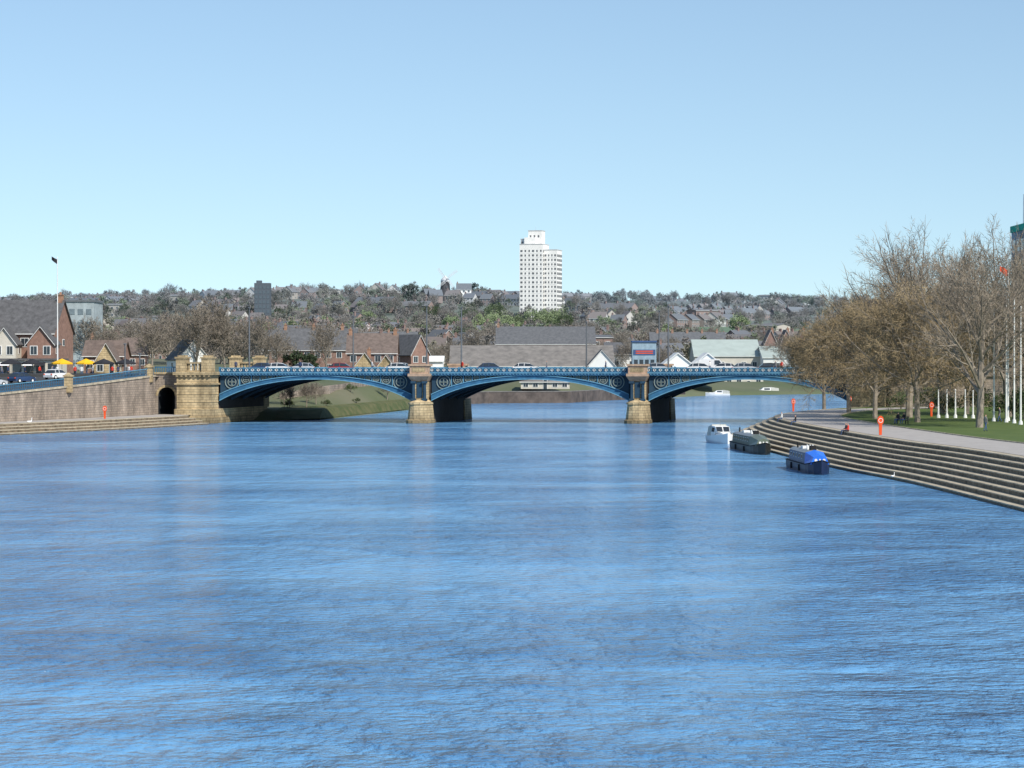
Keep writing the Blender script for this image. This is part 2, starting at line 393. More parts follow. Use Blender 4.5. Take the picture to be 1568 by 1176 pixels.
def piermesh(cx):
    p=MB(BT)
    def plan(w,front,back,z):
        return [(cx-w,back,z),(cx-w,front+1.1,z),(cx-w*.72,front+.35,z),(cx-w*.3,front,z),(cx+w*.3,front,z),(cx+w*.72,front+.35,z),(cx+w,front+1.1,z),(cx+w,back,z)]
    p.loft([plan(1.95,-3.0,1,-2),plan(1.9,-3.0,1,.5),plan(1.75,-2.7,1,.6),plan(1.5,-2.5,1,2.9)],0)
    p.loft([plan(1.65,-2.65,1,2.9),plan(1.65,-2.65,1,3.15),plan(1.2,-1.9,1,3.55)],0)
    p.loft([plan(1.65,W+3,W-1,-2)[::-1],plan(1.4,W+2.6,W-1,3.4)[::-1]],0)
    p.box(cx-1.05,cx+1.05,-1.2,.6,3.4,6.6,0)
    p.box(cx-1.3,cx+1.3,.6,W-1,-2,3.2,1); p.box(cx-1.45,cx+1.45,.62,W-.4,3.2,7.4,1)
    for sx in(-.85,0.85):
        p.tube((cx+sx,-1.5,3.8),(cx+sx,-1.5,6.1),.26,.22,10,2); p.box(cx+sx-.36,cx+sx+.36,-1.85,-1.2,3.45,3.8,2); p.box(cx+sx-.36,cx+sx+.36,-1.85,-1.2,6.1,6.45,2)
    p.box(cx-.4,cx+.4,-1.32,-1.2,3.9,6.3,2)
    p.loft([[(cx-1.15,.6,6.45),(cx-1.15,-1.5,6.45),(cx+1.15,-1.5,6.45),(cx+1.15,.6,6.45)],[(cx-1.6,.7,7.2),(cx-1.6,-2.1,7.2),(cx+1.6,-2.1,7.2),(cx+1.6,.7,7.2)],[(cx-1.6,.7,7.6),(cx-1.6,-2.1,7.6),(cx+1.6,-2.1,7.6),(cx+1.6,.7,7.6)]],3)
    p.box(cx-1.35,cx+1.35,-1.85,.5,7.6,8.75,3); p.box(cx-1.0,cx+1.0,-1.9,-1.85,7.85,8.5,0); p.box(cx-1.55,cx+1.55,-2.05,.7,8.75,9.05,3)
    p.box(cx-1.35,cx+1.35,W-.3,W+1.6,7.3,8.75,3); p.box(cx-1.55,cx+1.55,W-.4,W+1.8,8.75,9.05,3)
    p.build('stone_pier',[M_stone,M_pierD,M_blueD,M_pink],bridge)
piermesh(-13.9);piermesh(19.4)
def abut(x0,x1,name):
    p=MB(BT)
    p.box(x0-.5,x1+.6,-3.8,W+1,-2,.9,0); p.box(x0-.25,x1+.3,-3.4,W+.6,.9,2.2,0)
    p.box(x0,x1,-3,0.5,2.2,7.1,0); p.box(x0,x1,.5,W,2.2,7.4,1)
    p.box(x0-.3,x1+.3,-3.3,.6,5.9,6.15,0)
    p.box(x0-.2,x1+.2,-3.2,.7,7.1,7.4,0); p.box(x0-.45,x1+.45,-3.5,.9,7.4,7.85,0)
    for ly in(-3.1,W-1):
        if ly>0: p.box(x0,x1,W-.5,W+2.6,2,7.85,0)
        for xx in(x0-.1,x1-1.5):
            p.box(xx,xx+1.6,ly,ly+1.6,7.85,9.9,0); p.box(xx-.15,xx+1.75,ly-.15,ly+1.75,9.9,10.15,0)
            p.box(xx+.2,xx+1.4,ly+.2,ly+1.4,10.15,10.4,0)
        p.box(x0+1.5,x1-1.5,ly+.3,ly+.8,7.85,8.1,0);p.box(x0+1.5,x1-1.5,ly+.2,ly+.9,9.1,9.35,0)
        xx=x0+1.7
        while xx<x1-1.6: p.box(xx,xx+.22,ly+.4,ly+.7,8.1,9.1,0); xx+=.5
    xx=x0
    while xx<x1: p.box(xx,xx+.3,-3.42,-3.21,7.12,7.4,0); xx+=.7
    for zz in(3.2,4.4): p.box(x0-.06,x1+.06,-3.06,.4,zz,zz+.12,0)
    p.build(name,[M_stone,M_pierD],bridge)
abut(-50.6,-45.3,'abutment_tower'); abut(51.5,57,'abutment_tower')
ar=MB(BT)
x0,x1=-56.2,-50.9; a0,a1=-54.3,-51.7; rc=(a1-a0)/2; cx=(a0+a1)/2; zs=4.2; ly=-.5
ar.poly([(x0,ly,0),(a0,ly,0),(a0,ly,zs),(a0,ly,7.5),(x0,ly,7.5)],0); ar.poly([(a1,ly,0),(x1,ly,0),(x1,ly,7.5),(a1,ly,7.5),(a1,ly,zs)],0)
for k in range(12):
    A=math.pi*k/12;B=math.pi*(k+1)/12
    pa_=(cx+rc*math.cos(A),zs+rc*math.sin(A));pb=(cx+rc*math.cos(B),zs+rc*math.sin(B))
    ar.poly([(pa_[0],ly,pa_[1]),(pa_[0],ly,7.5),(pb[0],ly,7.5),(pb[0],ly,pb[1])],0)
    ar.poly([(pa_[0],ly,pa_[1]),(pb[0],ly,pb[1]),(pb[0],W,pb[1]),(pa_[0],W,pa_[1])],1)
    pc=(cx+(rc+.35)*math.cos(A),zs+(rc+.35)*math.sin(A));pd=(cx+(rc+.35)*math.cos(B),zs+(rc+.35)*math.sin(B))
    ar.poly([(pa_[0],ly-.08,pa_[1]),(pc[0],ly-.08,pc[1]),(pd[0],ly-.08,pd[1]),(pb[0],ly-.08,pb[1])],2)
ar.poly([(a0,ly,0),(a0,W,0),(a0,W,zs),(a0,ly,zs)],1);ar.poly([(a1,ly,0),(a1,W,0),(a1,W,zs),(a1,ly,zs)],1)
ar.poly([(a0,6,0),(a1,6,0),(a1,6,6),(a0,6,6)],1)  # near-black panel across the tunnel, stands in for the shade inside
ar.box(x0-.1,x1,ly-.2,ly+.5,7.5,7.8,2)
ar.box(x0,x1,ly+.1,ly+.3,8.5,8.65,3)
xx=x0
while xx<x1: ar.box(xx,xx+.08,ly+.1,ly+.2,7.8,8.5,3); xx+=.35
ar.build('footway_arch',[M_wall,M_under,M_stone,M_blue],bridge)
ap=MB(BT)
ap.box(-300,-56.3,0,W,6,7.5,0); ap.box(57.7,400,0,W,-1,7.5,1); ap.box(57.7,400,-.4,-.05,7.2,8.5,1)
ap.build('approach_roads',[M_asph,M_wall],bridge)

# ---------------------------------------------------------------- lamps, poles
def lamp(x,y,z,h=10):
    m=MB(); m.tube((0,0,0),(0,0,1.2),.17,.15,8); m.tube((0,0,1.2),(0,0,h),.13,.09,8)
    m.tube((0,0,h-.1),(0,-.6,h+.1),.05,.04,6); m.tube((0,0,h-.1),(0,.6,h+.1),.05,.04,6)
    for s_ in(-1,1): m.loft([[(-.14,s_*.5,h+.04),(.14,s_*.5,h+.04),(.14,s_*.5,h+.24),(-.14,s_*.5,h+.24)],[(-.1,s_*1.05,h+.1),(.1,s_*1.05,h+.1),(.1,s_*1.05,h+.22),(-.1,s_*1.05,h+.22)]],0)
    place(m.mesh('street_lamp',[M_steel,M_white]),'street_lamp',(x,y,z))
for lx,ly,hh in((-41,2,10),(-13.8,3,10.3),(-8.2,2,10),(7.8,20,8),(19.3,21,9.8),(23.6,2,10.2),(45,20,9),(-30,21,9)):
    p=BT((lx,ly,7.6)); lamp(*p,h=hh)
for x,y,z,hh in((-60,405,7,5),(-79,380,6,5),(-57,400,7.3,3.2),(-92,430,7,7)): lamp(x,y,z,hh)
def flagpole(x,y,z,h,flag=None):
    m=MB(); m.tube((0,0,0),(0,0,.4),.25,.2,8); m.tube((0,0,.4),(0,0,h),.12,.06,8); m.tube((0,0,h),(0,0,h+.15),.1,.03,8)
    if flag:
        n=8
        for k in range(n):
            a,b2=k/n,(k+1)/n
            f=lambda t:(-.06-t*.9,.12*math.sin(t*9))
            A,B=f(a),f(b2); m.poly([(A[0],A[1],h-.3+a*.5),(B[0],B[1],h-.3+b2*.5),(B[0],B[1],h-1.1+b2*.7),(A[0],A[1],h-1.1+a*.7)],1)
    place(m.mesh('flagpole',[M_white,flag or M_white]),'flagpole',(x,y,z))
flagpole(-74.8,430,7,19.5,M_dark)
flagpole(58.3,307,2.6,18,M_red)
for u_,y_,h_ in((1522,305,13),(1541,300,14.5),(1553,296,14),(1563,290,13)): flagpole((u_-784)/4000*y_,y_,2.6,h_)
for u_,y_,h_ in((1437,322,3.4),(1450,322,3.4),(1463,322,3.4),(1478,322,3.4),(1490,320,3.3)): flagpole((u_-784)/4000*y_,y_,2.6,h_)

# ---------------------------------------------------------------- buildings
def rotT(x,y,z,rot,k=1):
    c,s_=math.cos(rot)*k,math.sin(rot)*k
    return lambda p:(x+p[0]*c-p[1]*s_,y+p[0]*s_+p[1]*c,z+p[2]*k)
def house_mb(w,d,h,rh,T=None,nx=3,nz=2,chim=1,ov=.35,gable_front=False,door=True,shed=False):
    m=MB(T)
    if gable_front:
        m.poly([(-w/2,-d/2,0),(w/2,-d/2,0),(w/2,-d/2,h),(0,-d/2,h+rh),(-w/2,-d/2,h)],0); m.poly([(-w/2,d/2,0),(-w/2,d/2,h),(0,d/2,h+rh),(w/2,d/2,h),(w/2,d/2,0)],0)
        m.poly([(-w/2,-d/2,0),(-w/2,-d/2,h),(-w/2,d/2,h),(-w/2,d/2,0)],0);m.poly([(w/2,-d/2,0),(w/2,d/2,0),(w/2,d/2,h),(w/2,-d/2,h)],0)
        for s_ in(-1,1):
            e=(s_*(w/2+ov),h-ov*rh/(w/2))
            m.loft([[(0,y,h+rh+.03),(e[0],y,e[1]+.03),(e[0],y,e[1]+.2),(0,y,h+rh+.22)] for y in(-d/2-ov,d/2+ov)],1)
            m.loft([[(0,y,h+rh-.1),(e[0],y,e[1]-.12),(e[0],y,e[1]+.02),(0,y,h+rh+.02)] for y in(-d/2-ov-.05,-d/2-ov+.05)],2)
    else:
        m.poly([(-w/2,-d/2,0),(w/2,-d/2,0),(w/2,-d/2,h),(-w/2,-d/2,h)],0); m.poly([(-w/2,d/2,0),(-w/2,d/2,h),(w/2,d/2,h),(w/2,d/2,0)],0)
        for s_ in(-1,1): m.poly([(s_*w/2,-d/2,0),(s_*w/2,d/2,0),(s_*w/2,d/2,h),(s_*w/2,0,h+rh),(s_*w/2,-d/2,h)],0)
        for s_ in(-1,1):
            e=(s_*(d/2+ov),h-ov*rh/(d/2))
            m.loft([[(x,0,h+rh+.03),(x,e[0],e[1]+.03),(x,e[0],e[1]+.2),(x,0,h+rh+.22)] for x in(-w/2-ov,w/2+ov)],1)
        m.box(-w/2-ov,w/2+ov,-d/2-ov-.12,-d/2-ov,h-ov*rh/(d/2),h-ov*rh/(d/2)+.15,2)
    fh=h/nz if nz else h
    ww=min(1.3,w/nx*.5) if nx else 0
    for iz in range(nz):
        for ix in range(nx):
            cx=-w/2+w*(ix+.5)/nx; cz=iz*fh+fh*.55; hh=min(1.4,fh*.5)
            if iz==0 and door and ix==nx//2:
                m.box(cx-.5,cx+.5,-d/2-.05,-d/2+.01,0,2.1,2); m.box(cx-.4,cx+.4,-d/2-.08,-d/2-.05,.02,2,3); continue
            m.box(cx-ww/2-.1,cx+ww/2+.1,-d/2-.06,-d/2+.01,cz-hh/2-.1,cz+hh/2+.1,2)
            for q_ in(-1,1): m.box(cx+q_*ww/4-ww/4+.03,cx+q_*ww/4+ww/4-.03,-d/2-.08,-d/2-.06,cz-hh/2,cz+hh/2,3)
        for s_ in(-1,1):
            if not shed:
                cz=iz*fh+fh*.55; X=s_*(w/2)
                m.box(min(X,X+s_*.06),max(X,X+s_*.06),-.6,.6,cz-.6,cz+.6,2); m.box(min(X+s_*.06,X+s_*.08),max(X+s_*.06,X+s_*.08),-.5,.5,cz-.5,cz+.5,3)
    for k in range(chim):
        if gable_front: cx_,cy_=w*.18,-d/2+d*(k+.5)/max(1,chim); zt=h+rh*.9
        else: cx_,cy_=(-w/2+.5 if k==0 else w/2-.5) if chim<=2 else -w/2+w*(k+.5)/chim,0; zt=h+rh
        m.box(cx_-.4,cx_+.4,cy_-.6,cy_+.6,h,zt+1.0,4); m.box(cx_-.5,cx_+.5,cy_-.7,cy_+.7,zt+1.0,zt+1.15,4)
        for q_ in(-.3,.3): m.tube((cx_,cy_+q_,zt+1.15),(cx_,cy_+q_,zt+1.6),.14,.11,6,4)
    return m
def bld(name,x0,x1,y,zg,h,rh,d,wall,roof,rot=0,**kw):
    w=x1-x0; m=house_mb(w,d,h,rh,**kw)
    return place(m.mesh(name,[wall,roof,M_white,M_glass,M_orange]),name,((x0+x1)/2,y+d/2,zg),rot)
bld('riverside_pub',-103,-79,456,6.8,7.6,5.6,12,M_brick,M_slate,rot=-.12,nx=7,nz=2,chim=2)
bld('riverside_pub_wing',-83.5,-79,450,6.8,5.8,2.8,6,M_brick,M_slate,gable_front=True,nx=2,nz=2,chim=0,door=False)
bld('riverside_pub_wing',-89.5,-85.5,450,6.8,5.8,2.6,6,M_cream,M_slate,gable_front=True,nx=2,nz=2,chim=0,door=False)
bld('riverside_pub_wing',-99,-92,449,6.8,7.0,5.6,8,M_cream,M_slate,gable_front=True,nx=2,nz=2,chim=0,door=False)
t=MB(); t.box(-98,-76,438,446,6.6,9.6,0); t.box(-98.3,-75.7,437.6,446.3,9.6,9.9,1)
for k in range(11):
    t.box(-97.6+k*1.98,-96.1+k*1.98,437.93,438,6.9,9.1,2)
    if k%3!=1: t.poly([(-97.7+k*1.98,437.9,9.3),(-95.95+k*1.98,437.9,9.3),(-95.95+k*1.98,436.6,8.7),(-97.7+k*1.98,436.6,8.7)],3 if k%2 else 4)
t.build('riverside_cafe_front',[M_cream,M_slate,M_glass,M_dark,M_white])
bld('brick_house',-82,-74.5,500,6.8,3.6,2.8,9,M_brick,M_brownroof,nx=3,nz=1,chim=0)
bld('brick_house',-79,-74.6,494,6.8,2.4,3.6,8,M_stone,M_brownroof,gable_front=True,nx=2,nz=1,chim=0)
bld('white_house',-73.5,-66.5,560,6.8,3,4,9,M_white,M_slate,gable_front=True,nx=2,nz=1,chim=1,rot=.4)
bld('brick_house',-128,-117,900,9,8,4.5,12,M_brick,M_brownroof,nx=4,nz=3,chim=0)
bld('brick_house',-38.5,-27,610,5,6.2,4.4,10,M_brick,M_brownroof,nx=4,nz=2,chim=2)
bld('brick_house',-36,-31.5,598,5,3.2,3,8,M_stone,M_brownroof,gable_front=True,nx=2,nz=1,chim=1)
bld('brick_house',-31,-27,600,5,3,2.6,8,M_stone,M_brownroof,gable_front=True,nx=1,nz=1,chim=0)
bld('brick_house',-28,-22.5,625,5,6.0,4.4,10,M_brick,M_slate,gable_front=True,nx=2,nz=2,chim=0,rot=.7)
bld('brick_terrace',-65,-42,700,5.8,6.4,5.6,12,M_brick,M_slate,nx=8,nz=2,chim=3)
bld('brick_terrace',-104,-90,640,6.8,4,4,10,M_brick,M_brownroof,nx=6,nz=1,chim=2,rot=.1)
bld('boathouse',-28.5,-17,640,4.5,4.6,1.2,10,M_whitebr,M_white,nx=4,nz=1,chim=0,shed=True)
bld('warehouse',-17,28,720,4.5,3.2,5.6,26,M_brick,M_greyroof,nx=10,nz=1,chim=0,shed=True)
bld('brick_warehouse',-5,27,850,6,8.5,5.6,18,M_brick,M_slate,nx=9,nz=2,chim=1,shed=True)
bld('white_cottage',18.8,25.2,640,4.3,4,3.6,10,M_white,M_slate,gable_front=True,nx=2,nz=1,chim=0)
bld('white_gabled_shed',40,47.7,690,4,4.2,3.0,16,M_whitebr,M_white,gable_front=True,nx=2,nz=1,chim=0,shed=True)
bld('white_gabled_shed',48,55.5,690,4,4.2,3.0,16,M_whitebr,M_white,gable_front=True,nx=2,nz=1,chim=0,shed=True)
bld('industrial_shed',56,76,800,5,5.5,5,25,M_cream,M_paleroof,nx=6,nz=1,chim=0,shed=True)
bld('industrial_shed',76,92,790,5,5,3.4,25,M_white,M_paleroof,nx=5,nz=1,chim=0,shed=True)
bld('white_shed',28,39,780,5,6,3.5,18,M_white,M_slate,nx=5,nz=1,chim=0,shed=True)
for x_ in(80,85,90): bld('brick_house',x_,x_+4.6,830,5,9,4.8,10,M_brick,M_brownroof,gable_front=True,nx=1,nz=2,chim=1)
bld('brick_terrace',52,80,980,9,6.5,4,10,M_brick,M_slate,nx=10,nz=2,chim=5)
bld('brick_terrace',-70,-35,960,9,6.5,4,10,M_brick,M_slate,nx=10,nz=2,chim=5)
bld('stone_boathouse',60,71,738,1.5,4.2,.6,8,M_cream,M_greyroof,nx=4,nz=1,chim=0,shed=True)
bld('riverside_shed',21,42,640,1.0,3.6,.8,8,mat('dark_shed_wall',(.07,.05,.045)),M_greyroof,nx=7,nz=1,chim=0,shed=True,rot=.25)
bld('riverside_cafe',2,13,590,3.0,1.5,.6,7,M_cream,M_greyroof,nx=5,nz=1,chim=0,shed=True)
# quay wall following the far bank
t=MB(); qp=[(-13,560),(-5,574),(13,580),(20,606),(36,650)]
for (a,b2) in zip(qp[:-1],qp[1:]):
    t.loft([[(a[0],a[1],-1),(a[0],a[1]+3,-1),(a[0],a[1]+3,2.5),(a[0],a[1],2.5)],[(b2[0],b2[1],-1),(b2[0],b2[1]+3,-1),(b2[0],b2[1]+3,2.5),(b2[0],b2[1],2.5)]],0)
    t.loft([[(a[0],a[1]-.1,2.5),(a[0],a[1]+3,2.5),(a[0],a[1]+3,2.65),(a[0],a[1]-.1,2.65)],[(b2[0],b2[1]-.1,2.5),(b2[0],b2[1]+3,2.5),(b2[0],b2[1]+3,2.65),(b2[0],b2[1]-.1,2.65)]],1)
t.build('quay_wall',[mat('dark_quay_brick',(.11,.085,.07),var=.5,scale=.4),M_greyroof])
t=MB()
for i,(xa,ya,xb,yb) in enumerate(((-37,436,-30,450),(-30,450,-25,498),(-25,498,-17,556))):
    A=Vector((xa-2,ya+8));B=Vector((xb-2,yb+8)); za=H(*A);zb=H(*B)
    t.loft([[(A.x,A.y,za-1),(A.x-.5,A.y,za-1),(A.x-.5,A.y,za+1),(A.x,A.y,za+1)],[(B.x,B.y,zb-1),(B.x-.5,B.y,zb-1),(B.x-.5,B.y,zb+1),(B.x,B.y,zb+1)]])
t.build('garden_wall',[M_wall])
t=MB()
gp=[(-38,417),(-31,421),(-26,456),(-21,491),(-12,566)]
for (a,b2) in zip(gp[:-1],gp[1:]):
    N=6
    for k in range(N):
        for j in range(5):
            def q_(i,jj):
                x=a[0]+(b2[0]-a[0])*i/N;y=a[1]+(b2[1]-a[1])*i/N+.3+jj*3; return (x,y,H(x,y)+.12)
            t.poly([q_(k,j),q_(k+1,j),q_(k+1,j+1),q_(k,j+1)])
t.build('grass_bank',[mat('bank_grass',(.045,.075,.018),col2=(.15,.135,.06),scale=.5)],smooth=True)
t=MB(); t.box(35,42,760,766,4,14.5,0); t.box(35.3,41.7,759.9,760,10.8,12.4,1); t.box(36,41,759.85,759.9,11.2,11.5,2); t.box(36,41,759.85,759.9,11.8,12.1,2); t.box(34.8,42.2,759.7,766.2,14.5,15,1)
for k in range(4): t.box(35.5+k*1.6,36.6+k*1.6,759.93,760,7,9.5,3)
t.build('riverside_office',[mat('pale_blue_cladding',(.28,.38,.46)),mat('navy_sign',(.04,.09,.22)),M_red,M_glass])
t=MB(); t.box(-126,-112,700,715,6,25,0); t.box(-126.3,-111.7,699.7,715.3,25,25.5,1)
for i in range(5):
    for k in range(6): t.box(-125.3+k*2.25,-123.9+k*2.25,699.9,700,8+i*3.4,9.5+i*3.4,2)
t.build('flat_roofed_office',[mat('pale_office_cladding',(.36,.41,.42)),M_steel,mat('office_glazing',(.16,.2,.22),rough=.3)])
t=MB(); t.box(-148,-139,1500,1509,25,53,0)
for i in range(8):
    for k in range(4): t.box(-147.5+k*2.2,-146+k*2.2,1499.9,1500,30+i*2.8,31.8+i*2.8,1)
t.box(-147,-144,1502,1506,53,54.5,0); t.build('dark_tower',[mat('dark_cladding',(.045,.05,.06)),M_glass])
t=MB(); t.box(86,126,430,450,2,31.5,0); t.box(85.8,126.2,429.8,450.2,31.5,32.6,3); t.box(90,92,434,438,32.6,37,0)
for i in range(8):
    for k in range(12): t.box(86.7+k*3.1,89+k*3.1,429.9,430,5+i*3.3,7+i*3.3,2)
    for k in range(5): t.box(85.9,86,431.5+k*3.6,434+k*3.6,5+i*3.3,7+i*3.3,2)
t.box(85.75,85.89,431,438,22.8,26.5,1)
t.tube((87.5,447,32),(87.5,447,38),.12,.06,6,0); t.build('riverside_offices',[mat('grey_blue_cladding',(.25,.31,.36)),M_red,M_glass,mat('green_fascia',(.02,.4,.28))])

# tower block
tz=H(17,1600)-2
TT=rotT(17.5,1608,tz,math.radians(-14))
m=MB(TT)
M_tw=mat('white_concrete_panels',(.86,.84,.80),var=.07,scale=.3,haze=False)
M_tg=mat('grey_concrete_panels',(.52,.52,.52),var=.1,haze=False)
top_=85-tz
def slab(x0,x1,y0,y1,zt,cols):
    m.box(x0,x1,y0,y1,0,zt,0); m.box(x0-.15,x1+.15,y0-.15,y1+.15,zt,zt+.5,1)
    nf=int((zt-3)/2.75)
    for f in range(nf):
        z=3+f*2.75
        for c_ in range(cols):
            cw=(x1-x0)/cols; cx=x0+cw*(c_+.5); wv=cw*(.17 if c_%3 else .27)
            m.box(cx-wv,cx+wv,y0-.12,y0,z+.8,z+2.0,2)
        for c_ in range(5):
            cw=(y1-y0)/5; cy=y0+cw*(c_+.5)
            m.box(x0-.12,x0,cy-.9,cy+.9,z+.5,z+2.0,2); m.box(x1,x1+.12,cy-.9,cy+.9,z+.5,z+2.0,2)
        m.box(x0-.04,x1+.04,y0-.04,y0,z-.1,z+.02,1)
slab(-11.5,3.2,-7,9,top_-5.5,6); slab(3.4,11.5,-5,9,top_-9,4); slab(-12.8,-9,1,13,top_-2,2)
m.box(-7,1.5,-3,6,top_-5,top_+3,0); m.box(-7.2,1.7,-3.2,6.2,top_+3,top_+3.4,1); m.box(-9,-2,-5,0,top_-5,top_-1,0)
for k in range(3): m.box(-6+k*2.5,-5+k*2.5,-3.1,-3,top_-1,top_+.4,2)
m.tube((-3,0,top_+3.6),(-3,0,top_+6),.08,.05,5,1)
m.build('tower_block',[M_tw,M_tg,mat('tower_windows',(.15,.16,.17),haze=False)])
# windmill
wz=H(-46,1800)+3
m=MB(rotT(-46,1800,wz,math.radians(15),.88))
n=16
def circ(r,z): return [(r*math.cos(2*math.pi*k/n),r*math.sin(2*math.pi*k/n),z) for k in range(n)]
m.loft([circ(4.8,-8),circ(4.1,4),circ(3.4,12)],0)
m.loft([circ(3.6,12),circ(3.6,12.5),circ(3.3,13.6),circ(2.4,14.8),circ(1,15.8),circ(.15,17)],1)
m.tube((0,-2,13.4),(0,-5.2,13.7),.35,.3,8,2)
for k in range(4):
    a=math.radians(35+90*k); d=Vector((math.cos(a),0,math.sin(a))); e=Vector((-math.sin(a),0,math.cos(a))); o=Vector((0,-5,13.7))
    m.tube(o,o+d*11,.2,.12,5,1)
    for j in range(18): m.tube(o+d*(2+j*.5),o+d*(2+j*.5)+e*1.7,.09,.09,4,1)
    m.tube(o+d*2+e*1.7,o+d*11+e*1.7,.1,.1,4,1); m.tube(o+d*2+e*.85,o+d*11+e*.85,.08,.08,4,1)
for k in range(8):
    a=math.pi*k/4; m.poly([(0.1,5,13),(0.1,5+1.9*math.cos(a),13+1.9*math.sin(a)),(0.3,5+1.9*math.cos(a+.4),13+1.9*math.sin(a+.4))],1)
for zz in(3,7): m.box(-.5,.5,-4.3,-3.3,zz,zz+1.4,2)
m.build('windmill',[mat('mill_dark_brick',(.08,.08,.09),haze=False),mat('mill_white_paint',(.8,.8,.8),var=.04),M_black])
bld('white_house',-38,-28,1790,wz-1,6,4,9,M_whitebr,M_slate,nx=3,nz=2,chim=1)

# ---------------------------------------------------------------- distant houses
rampw=[(.29,.18,.14),(.27,.18,.145),(.68,.64,.58),(.31,.21,.165),(.8,.78,.75),(.27,.20,.16),(.56,.5,.42),(.34,.21,.16)]
rampr=[(.13,.13,.135),(.18,.14,.12),(.13,.132,.145),(.20,.15,.125),(.17,.155,.15)]
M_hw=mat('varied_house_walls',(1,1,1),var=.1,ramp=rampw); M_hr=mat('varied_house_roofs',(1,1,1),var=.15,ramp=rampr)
hm=[]
for (w_,d_,h_,r_,nx_,ch,gf) in((9,8,5.6,3.4,3,1,False),(18,8,5.6,3.2,6,2,False),(9,9,5.4,4,2,1,True),(27,8.5,5.8,3.2,9,3,False),(14,12,9,.8,4,0,False)):
    hm.append(house_mb(w_,d_,h_,r_,nx=nx_,nz=2,chim=ch,gable_front=gf).mesh('distant_house',[M_hw,M_hr,M_white,M_glass,M_brick]))
dh=empty('distant_houses')
for k in range(150):
    y=math.exp(U(math.log(860),math.log(2950))); x=U(-.24,.24)*y
    if x>.07*y and 1100<y<1750 and R()<.7: continue
    if abs(x-17)<25 and 1500<y<1640: continue
    a=U(-.9,.9)+(math.pi/2 if R()<.25 else 0); nH=random.randint(2,6); mi=random.choice([0,0,1,1,2,2,2,3])
    wd=[9,18,9,27,14][mi]+U(1,5)
    for i in range(nH):
        px=x+math.cos(a)*wd*i; py=y+math.sin(a)*wd*i
        if abs(px)>.27*py or py<800: continue
        if abs(px-17)<22 and 1450<py<1640: continue
        place(hm[mi],'house_row',(px,py,H(px,py)-.3),a+U(-.12,.12)+(math.pi if R()<.1 else 0),U(.82,1.1),dh)
for k in range(36):
    y=U(900,2500); x=U(-.22,.22)*y
    if abs(x-17)<40 and 1400<y<1640: continue
    place(hm[4],'flat_block',(x,y,H(x,y)-1.5),U(-.6,.6),U(.7,1.2),dh)

# ---------------------------------------------------------------- trees
def leaf_tree(name,h,rad,nclump,nleaf,ls,mats):
    m=MB(); m.tube((0,0,-1),(0,0,h*.35),rad*.07,rad*.05,6,0)
    for k in range(7):
        a=k*.9+R(); m.tube((0,0,h*.3),(rad*.6*math.cos(a),rad*.6*math.sin(a),h*U(.55,.9)),rad*.04,.03,4,0,False)
    for c in range(nclump):
        th=U(0,6.28); ph=math.acos(U(-.75,1)); rr=U(.45,1)
        C=Vector((rad*rr*math.sin(ph)*math.cos(th),rad*rr*math.sin(ph)*math.sin(th),h*.58+h*.40*rr*math.cos(ph)))
        cr=rad*U(.2,.38)
        for l in range(nleaf):
            d=Vector((random.gauss(0,1),random.gauss(0,1),random.gauss(0,.8))); d=d.normalized()*cr*R()**.4
            p=C+d; a=Vector((U(-1,1),U(-1,1),U(-1,1))).normalized(); b2=a.orthogonal().normalized(); s_=ls*U(.5,1.2)
            m.poly([p+a*s_,p+b2*s_*.6,p-a*s_*.8,p-b2*s_*.5],1)
    return m.mesh(name,mats)
